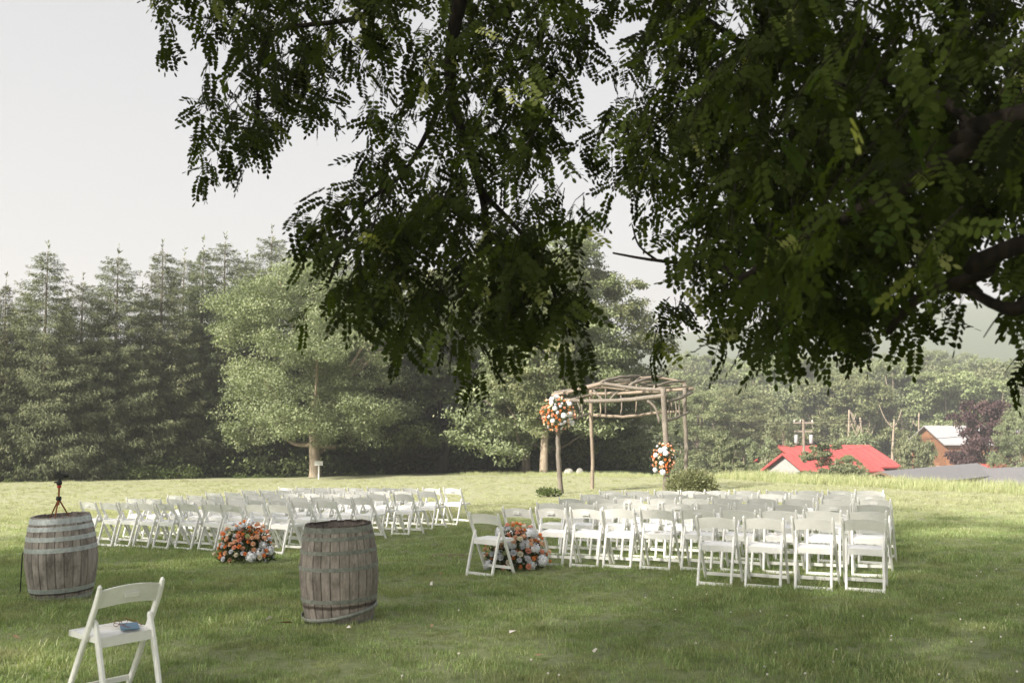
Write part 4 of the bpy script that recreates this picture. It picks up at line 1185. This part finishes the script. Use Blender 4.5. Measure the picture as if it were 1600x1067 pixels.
# sign by the big tree
x, Y, z = ground_at(500, 50.5)
s_ = thing('small_sign', 'small pale blank sign on a short post at the foot of the round tree', 'sign', (x, Y, z), .05)
mb = MB(); mb.box((0, 0, .45), (.07, .05, .95)); mb.obj('post', M['signgrey'], s_)
mb = MB(); mb.box((0, -.05, .80), (.42, .03, .22)); mb.obj('board', M['signgrey'], s_)
for i, (px, Y, w) in enumerate([(888, 51, .5), (905, 51, .38)]):
    x, Y, z = ground_at(px, Y)
    g = np.random.default_rng(i); mb = MB(); mb.lathe([(0, -.1), (w * .45, -.05), (w * .5, .08), (w * .35, .2), (0, .25)], 9)
    o = mb.obj('boulder', M['stone'], None, True, loc=(x, Y, z), scale=(1, .7, 1.1)); tag(o, ['pale grey rock at the wood edge seen through the arch', 'smaller pale rock right of its neighbour behind the arch'][i], 'rock')

# litter on the lawn: dry leaves, petals, clover heads
mb = MB(); mb.add([(-.03, 0, .004), (-.005, -.014, .01), (.03, 0, .016), (-.005, .014, .01)], [(0, 1, 2, 3)]); LF = mb.mesh('dry_leaf', M['drybrown'])
mb = MB(); mb.add([(-.02, -.01, .01), (.02, -.012, .018), (.022, .012, .012), (-.018, .012, .02)], [(0, 1, 2, 3)]); PT = mb.mesh('petal', M['petal'])
def lawn_at(px, py):
    Y = 8.0
    for _ in range(30):
        q = P(px, py, Y); Y = Y * (HC - gz(q.x, Y)) / max(HC - q.z, .05)
    return P(px, py, Y)
lit = [(448, 983, 'L', 'curled brown dry leaf on the grass in front of the middle barrel', 2.2), (421, 976, 'P', 'upright pale petal on the grass left of the middle barrel', 1.6),
       (465, 981, 'L', 'small brown leaf beside the large curled one', 1.2), (545, 990, 'P', 'white petal on the grass below the middle barrel', 1.3),
       (675, 986, 'L', 'tan leaf on the grass right of the middle barrel', 1.3), (803, 998, 'P', 'white petal scrap in the centre foreground grass', 1.8),
       (688, 902, 'L', 'brown leaf on the grass near the lone aisle chair', 1.3), (841, 1033, 'L', 'tan scrap at the bottom centre of the lawn', 1.2),
       (1077, 1033, 'L', 'reddish dry leaf in the foreground grass right of centre', 1.8), (24, 1004, 'L', 'dry leaf near the left foreground chair', 1.3),
       (675, 918, 'P', 'pale petal on the grass below the lone aisle chair', 1.3), (930, 1025, 'P', 'tiny white petal in the foreground right of centre', 1.0)]
for px, py, k, lab, s in lit:
    q = lawn_at(px, py); o = link('dry_leaf' if k == 'L' else 'petal', LF if k == 'L' else PT, None, loc=(q.x, q.y, q.z + .04), rot=(random.uniform(-.5, .5), random.uniform(-.4, .8), random.random() * 6), scale=s)
    tag(o, lab, 'leaf' if k == 'L' else 'petal')
def clover():
    mb = MB(); g = random.Random(3)
    n = 0
    while n < 40:
        px, py = g.uniform(560, 1600), 1067 - 200 * g.random() ** 1.4
        if px < 1000 and g.random() < .7: continue
        q = lawn_at(px, py); n += 1
        mb.lathe([(0, -.007), (.006, -.005), (.009, 0), (.006, .006), (0, .008)], 6, (q.x, q.y, q.z + .05))
    o = mb.obj('clover_flowers', M['petal']); o['kind'] = 'stuff'
clover()
mb = MB(); x, Y = P(706, 826, 15.3).x, 14.9
mb.lathe([(0, .012), (.16, .014), (.26, .008), (.30, -.01)], 14); o = mb.obj('bare_soil_patch', M['soil'], None, True, loc=(x, Y, gz(x, Y))); o['kind'] = 'structure'; o.scale = (1.3, .7, 1)

# ================================================================== THE FOREGROUND LOCUST TREE
def leaf_template(seed, npair=7):
    g = random.Random(seed); T = []; F = []
    L = 1.0; droop = g.uniform(.10, .35)
    def rach(u): return (u * L, .03 * math.sin(u * 3 + seed), -droop * u * u)
    def leaflet(u, side, ln, w, ang):
        bx_, by_, bz_ = rach(u); n = len(T)
        ca, sa = math.cos(ang), math.sin(ang) * side
        tw = g.uniform(-.35, .35); dz = -.12 + g.uniform(-.12, .1)
        def q(a, b): return (bx_ + a * ca - b * sa, by_ + a * sa + b * ca, bz_ + a * dz + b * tw + .02)
        T.extend([q(0, 0), q(ln * .35, -w * .5), q(ln * .75, -w * .46), q(ln, 0), q(ln * .75, w * .46), q(ln * .35, w * .5)])
        F.extend([(n, n + 1, n + 2, n + 3), (n, n + 3, n + 4, n + 5)])
    for i in range(npair):
        u = .22 + .74 * i / npair
        for sd_ in (-1, 1):
            leaflet(u + g.uniform(-.01, .01), sd_, .215 * g.uniform(.8, 1.12) * (1 - .25 * abs(i / npair - .4)), .120 * g.uniform(.85, 1.1), R(g.uniform(60, 82)))
    leaflet(.96, 1, .19, .09, R(g.uniform(-8, 8)))
    n = len(T); a, b, c = rach(0), rach(.5), rach(.98)
    for p0 in (a, b, c): T.extend([(p0[0], p0[1] - .006, p0[2]), (p0[0], p0[1] + .006, p0[2])])
    F.extend([(n, n + 1, n + 3, n + 2), (n + 2, n + 3, n + 5, n + 4)])
    return np.array(T, float), np.array(F)

DENS_ = 0
DENS = [  # 50 px cells, rows from the top of the photo; 0..9
 "00003578862689989835899999867889",
 "00002388875777989953789999864789",
 "00000178877767999964889999876889",
 "00000078882678999745899999878899",
 "00000078871478999626899999999988",
 "00000068752567999558999999999888",
 "00000035420556788557899999998889",
 "00000000003766757400379999998889",
 "00000000057888899400269999999988",
 "00000000067788889300279999999324",
 "00000000047788888500269999996104",
 "00000000002467777200124789943004",
 "00000000000023210000001245620002"]
def build_locust():
    base = Vector((4.6, 1.6, gz(4.6, 1.6)))
    t = thing('locust_tree', 'huge dark locust tree whose leafy boughs hang over the whole upper view', 'tree', base)
    def loc(p_): return Vector(p_) - base
    # trunk and limbs
    fork = Vector((4.7, 1.9, 3.3))
    mb = MB(); mb.tube(smooth_path([loc((4.6, 1.6, -.4)), loc((4.6, 1.6, .3)), loc((4.75, 1.7, 1.8)), loc(fork)], 5), [.42, .36, .32, .3, .28, .27, .27, .26, .26, .25, .25, .25, .24, .24, .24, .22], 12, .08, 1)
    mb.tube(smooth_path([loc(fork), loc((4.3, 1.4, 5.5)), loc((3.2, .8, 8.5))], 5), [.22, .2, .19, .18, .17, .16, .15, .14, .13, .12, .1], 10, .08, 2)
    mb.obj('trunk', M['barkdark'], t, True)
    limbs = [([fork, P(1660, 170, 3.3), P(1520, 228, 3.4), P(1400, 300, 3.6), P(1250, 376, 3.9), P(1165, 440, 4.2)], .050, .016),
             ([fork, P(1680, 360, 3.3), P(1545, 425, 3.5), P(1440, 472, 3.8), P(1392, 520, 4.0)], .042, .014),
             ([P(1680, 430, 3.4), P(1600, 480, 3.4), P(1560, 480, 3.5), P(1520, 456, 3.6), P(1470, 450, 3.7)], .034, .012),
             ([P(1165, 440, 4.2), P(1120, 420, 4.8), P(1065, 408, 5.5), P(1010, 405, 5.6), P(958, 397, 5.7)], .022, .006),
             ([P(1030, 404, 5.6), P(1000, 385, 5.6), P(990, 345, 5.6)], .009, .004),
             ([P(1540, 220, 3.4), P(1490, 170, 3.6), P(1420, 125, 3.8), P(1300, 135, 4.2)], .028, .012),
             ([P(1300, 135, 4.2), P(1200, 90, 5.6), P(1000, -40, 6.2)], .03, .015),
             ([Vector((3.2, .8, 8.5)), Vector((1.5, 3.0, 7.2)), P(900, -250, 5.6), P(745, -60, 5.8), P(705, 120, 6.0), P(752, 300, 6.1), P(775, 470, 6.2)], .10, .012),
             ([P(745, -60, 5.8), P(640, -40, 5.9), P(560, 30, 6.0), P(420, 60, 6.1), P(405, 200, 6.1)], .03, .008),
             ([P(705, 120, 6.0), P(640, 260, 6.0), P(560, 330, 5.7), P(520, 440, 5.4)], .02, .007),
             ([P(752, 300, 6.1), P(840, 400, 6.0), P(880, 520, 5.9)], .02, .007),
             ([P(1250, 376, 3.9), P(1230, 470, 4.2), P(1280, 560, 4.6)], .025, .008),
             ([P(1570, 486, 3.5), P(1560, 500, 3.5), P(1530, 520, 3.5)], .004, .002)]
    for i, (pts, r0, r1) in enumerate(limbs):
        sp = smooth_path([loc(p_) + Vector((random.gauss(0, .01), 0, random.gauss(0, .01))) for p_ in pts], 6); n = len(sp)
        m2 = MB(); m2.tube(sp, [r0 + (r1 - r0) * (j / (n - 1)) ** .8 for j in range(n)], 8, .10, i)
        m2.obj('branch', M['limb'], t, True)
    g = np.random.default_rng(77)
    tp = [leaf_template(i, 6 + i % 3) for i in range(5)]
    # twig sprays: each a drooping twig with alternate leaves
    pos = []; dr = []; nr = []; sz = []; tw = MB()
    w = np.array([[int(c) for c in r] for r in DENS], float)
    cover = {0: 0, 1: .35, 2: .7, 3: 1.1, 4: 1.7, 5: 2.3, 6: 3.6, 7: 5.8, 8: 7.2, 9: 8.8}
    # the crown goes on past the frame, above it and towards the trunk
    w2 = np.zeros((17, 42)); w2[4:, :32] = w
    w2[:4, 3:] = 5; w2[4:14, 32:] = 6; w2[14:, 32:] = 3
    w = w2
    for ry in range(17):
        for cx in range(42):
            lam = cover[int(w[ry, cx])] * (1 if 4 <= ry and cx < 32 else .75)
            k = g.poisson(lam * .62)
            for _ in range(k):
                px = (cx + g.random()) * 50; py = (ry - 4 + g.random()) * 50
                right = np.clip((px - 950) / 300, 0, 1) + np.clip((px - 1650) / 900, 0, .7)
                near = 1.0 if px > 1650 else g.random()
                Y = (6.2 - 1.5 * right) + g.uniform(-1.0, .9) if near > .05 * right else g.uniform(2.8, 3.6)
                if py > 380 and px < 900: Y = g.uniform(4.6, 5.8)
                scale = Y / 5.2
                tip = P(px, py - 46, Y)
                if Y < 4: tip = P(px, min(py, 420), Y)
                # twig rises from the tip toward the limbs
                L = g.uniform(.18, .34) * (1.1 if w[ry, cx] > 6 else .55)
                az = g.uniform(-1.2, 1.6); up = g.uniform(.5, 1.0)
                dv = Vector((math.cos(az) * .55, math.sin(az) * .55, up)).normalized()
                st = tip + dv * L
                m = (st + tip) / 2 + Vector((0, 0, .02))
                tw.tube([loc(st), loc(m), loc(tip)], [.0035, .0025, .0015], 4)
                nlv = int(g.integers(4, 7))
                for q in range(nlv):
                    u = (q + .5) / nlv; b = st.lerp(tip, u)
                    a2 = g.uniform(0, 6.283)
                    d = Vector((math.cos(a2), math.sin(a2), g.uniform(-1.35, -.05)))
                    if q == nlv - 1: d = Vector((g.normal(0, .3), g.normal(0, .3), -1))
                    pos.append(b); dr.append(d); sz.append(g.uniform(.155, .235))
                    # leaf face: often turned to the camera or to the sky
                    nn = Vector((g.normal(0, .8), g.normal(-.35, .6), g.uniform(.1, 1.2))); nr.append(nn)
    tw.obj('twigs', M['limb'], t)['kind'] = 'stuff'
    pos = np.array([list(loc(p_)) for p_ in pos]); dr = np.array([list(d) for d in dr]); nr = np.array([list(d) for d in nr]); sz = np.array(sz)
    n = len(pos); tint = np.clip(g.normal(.40, .20, n), 0, .93)
    kind = g.integers(0, 5, n)
    dist = np.linalg.norm(pos + np.array(base) - np.array([0, 0, HC]), axis=1)
    order = np.argsort(dist - 2.0 * (g.random(n) < .25))
    single = np.zeros(n, bool); single[order[:290]] = True
    # the largest leaves, one object each
    mesh5 = []
    for T, F in tp:
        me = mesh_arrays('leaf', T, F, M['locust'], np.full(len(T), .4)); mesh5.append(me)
    idx = np.where(single)[0]
    Rm = rot_frames(dr[idx], nr[idx])
    for a_, i in enumerate(idx):
        o = bpy.data.objects.new('leaf', mesh5[kind[i]]); COL.objects.link(o); o.parent = t
        mt = Matrix(Rm[a_].tolist()).to_4x4()
        o.matrix_basis = Matrix.Translation(Vector(pos[i])) @ mt @ Matrix.Scale(sz[i], 4)
    parts = []
    for k in range(5):
        s_ = (~single) & (kind == k); T, F = tp[k]
        parts.append(cloud(T, F, pos[s_], dr[s_], nr[s_], sz[s_], tint[s_]))
    V, F, T = merge(parts)
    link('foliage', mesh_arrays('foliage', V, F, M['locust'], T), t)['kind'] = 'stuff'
    # upper crown above the frame, simple pinnate leaves
    ST = np.array([(0, 0, 0), (.25, -.19, 0), (.8, -.17, -.1), (1, 0, -.16), (.8, .17, -.1), (.25, .19, 0)], float); SF = np.array([(0, 1, 2, 3), (0, 3, 4, 5)])
    P3 = []; 
    K = 210
    for i in range(K):
        while True:
            c = np.array([g.uniform(-9, 9.5), g.uniform(-6, 16), g.uniform(4.2, 14)])
            e = ((c[0] - .2) / 9.2) ** 2 + ((c[1] - 5) / 10.5) ** 2 + ((c[2] - 8) / 6) ** 2
            elev = (c[2] - HC) / max(c[1], .01)
            if e < 1 and not (c[0] < -1 and c[1] < 5.5 and (c[2] < 8 or g.random() < .35)) and (c[1] < .6 or elev > .53 + .25 / max(c[1], .5)): break
        m = 36
        P3.append(c + rdir(m, g) * g.random((m, 1)) ** .5 * np.array([.75, .75, .45]))
    for i in range(70):  # extra clumps added out of view to shade the right rear chair rows
        c = np.array([g.uniform(-10, -2.5), g.uniform(3.2, 9.8), g.uniform(8.5, 12)]); m = 40
        P3.append(c + rdir(m, g) * g.random((m, 1)) ** .5 * np.array([.75, .75, .45]))
    q = np.concatenate(P3)
    elev = (q[:, 2] - HC) / np.maximum(q[:, 1], .01)
    q = q[(q[:, 1] < .5) | (elev > .47)]
    m = len(q); d = rdir(m, g); d[:, 2] -= .5; nn = rdir(m, g); nn[:, 2] += 1.2
    V, F, T = cloud(ST, SF, q - np.array(base), d, nn, g.uniform(.2, .34, m), np.clip(g.normal(.45, .2, m), 0, .93))
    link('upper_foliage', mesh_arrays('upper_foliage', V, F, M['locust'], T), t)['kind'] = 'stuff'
    print('locust leaves', n, 'upper', m)
build_locust()

# tall trees behind and beside the camera: their shade lies on the near lawn
SHT = broad_crown(71, 16, 6.2, 7.0, 52, 60, .5, M['broad'], .6)
SHTT = trunk_mesh(71, 16, .45, 3, SHT[1], M['bark'], .1, 12)
for (x, y, s, lab) in ((-14.5, 9.5, 1.0, 'tall leafy tree standing beyond the left barrel, outside the lawn'), (-19.5, 1.0, 1.05, 'tall leafy tree behind the camera on the barrel side'),
                       (-12.5, -4, 1.1, 'tall leafy tree directly behind the camera')):
    tree('shade_tree', lab, x, y, SHT[0], SHTT, s, x)
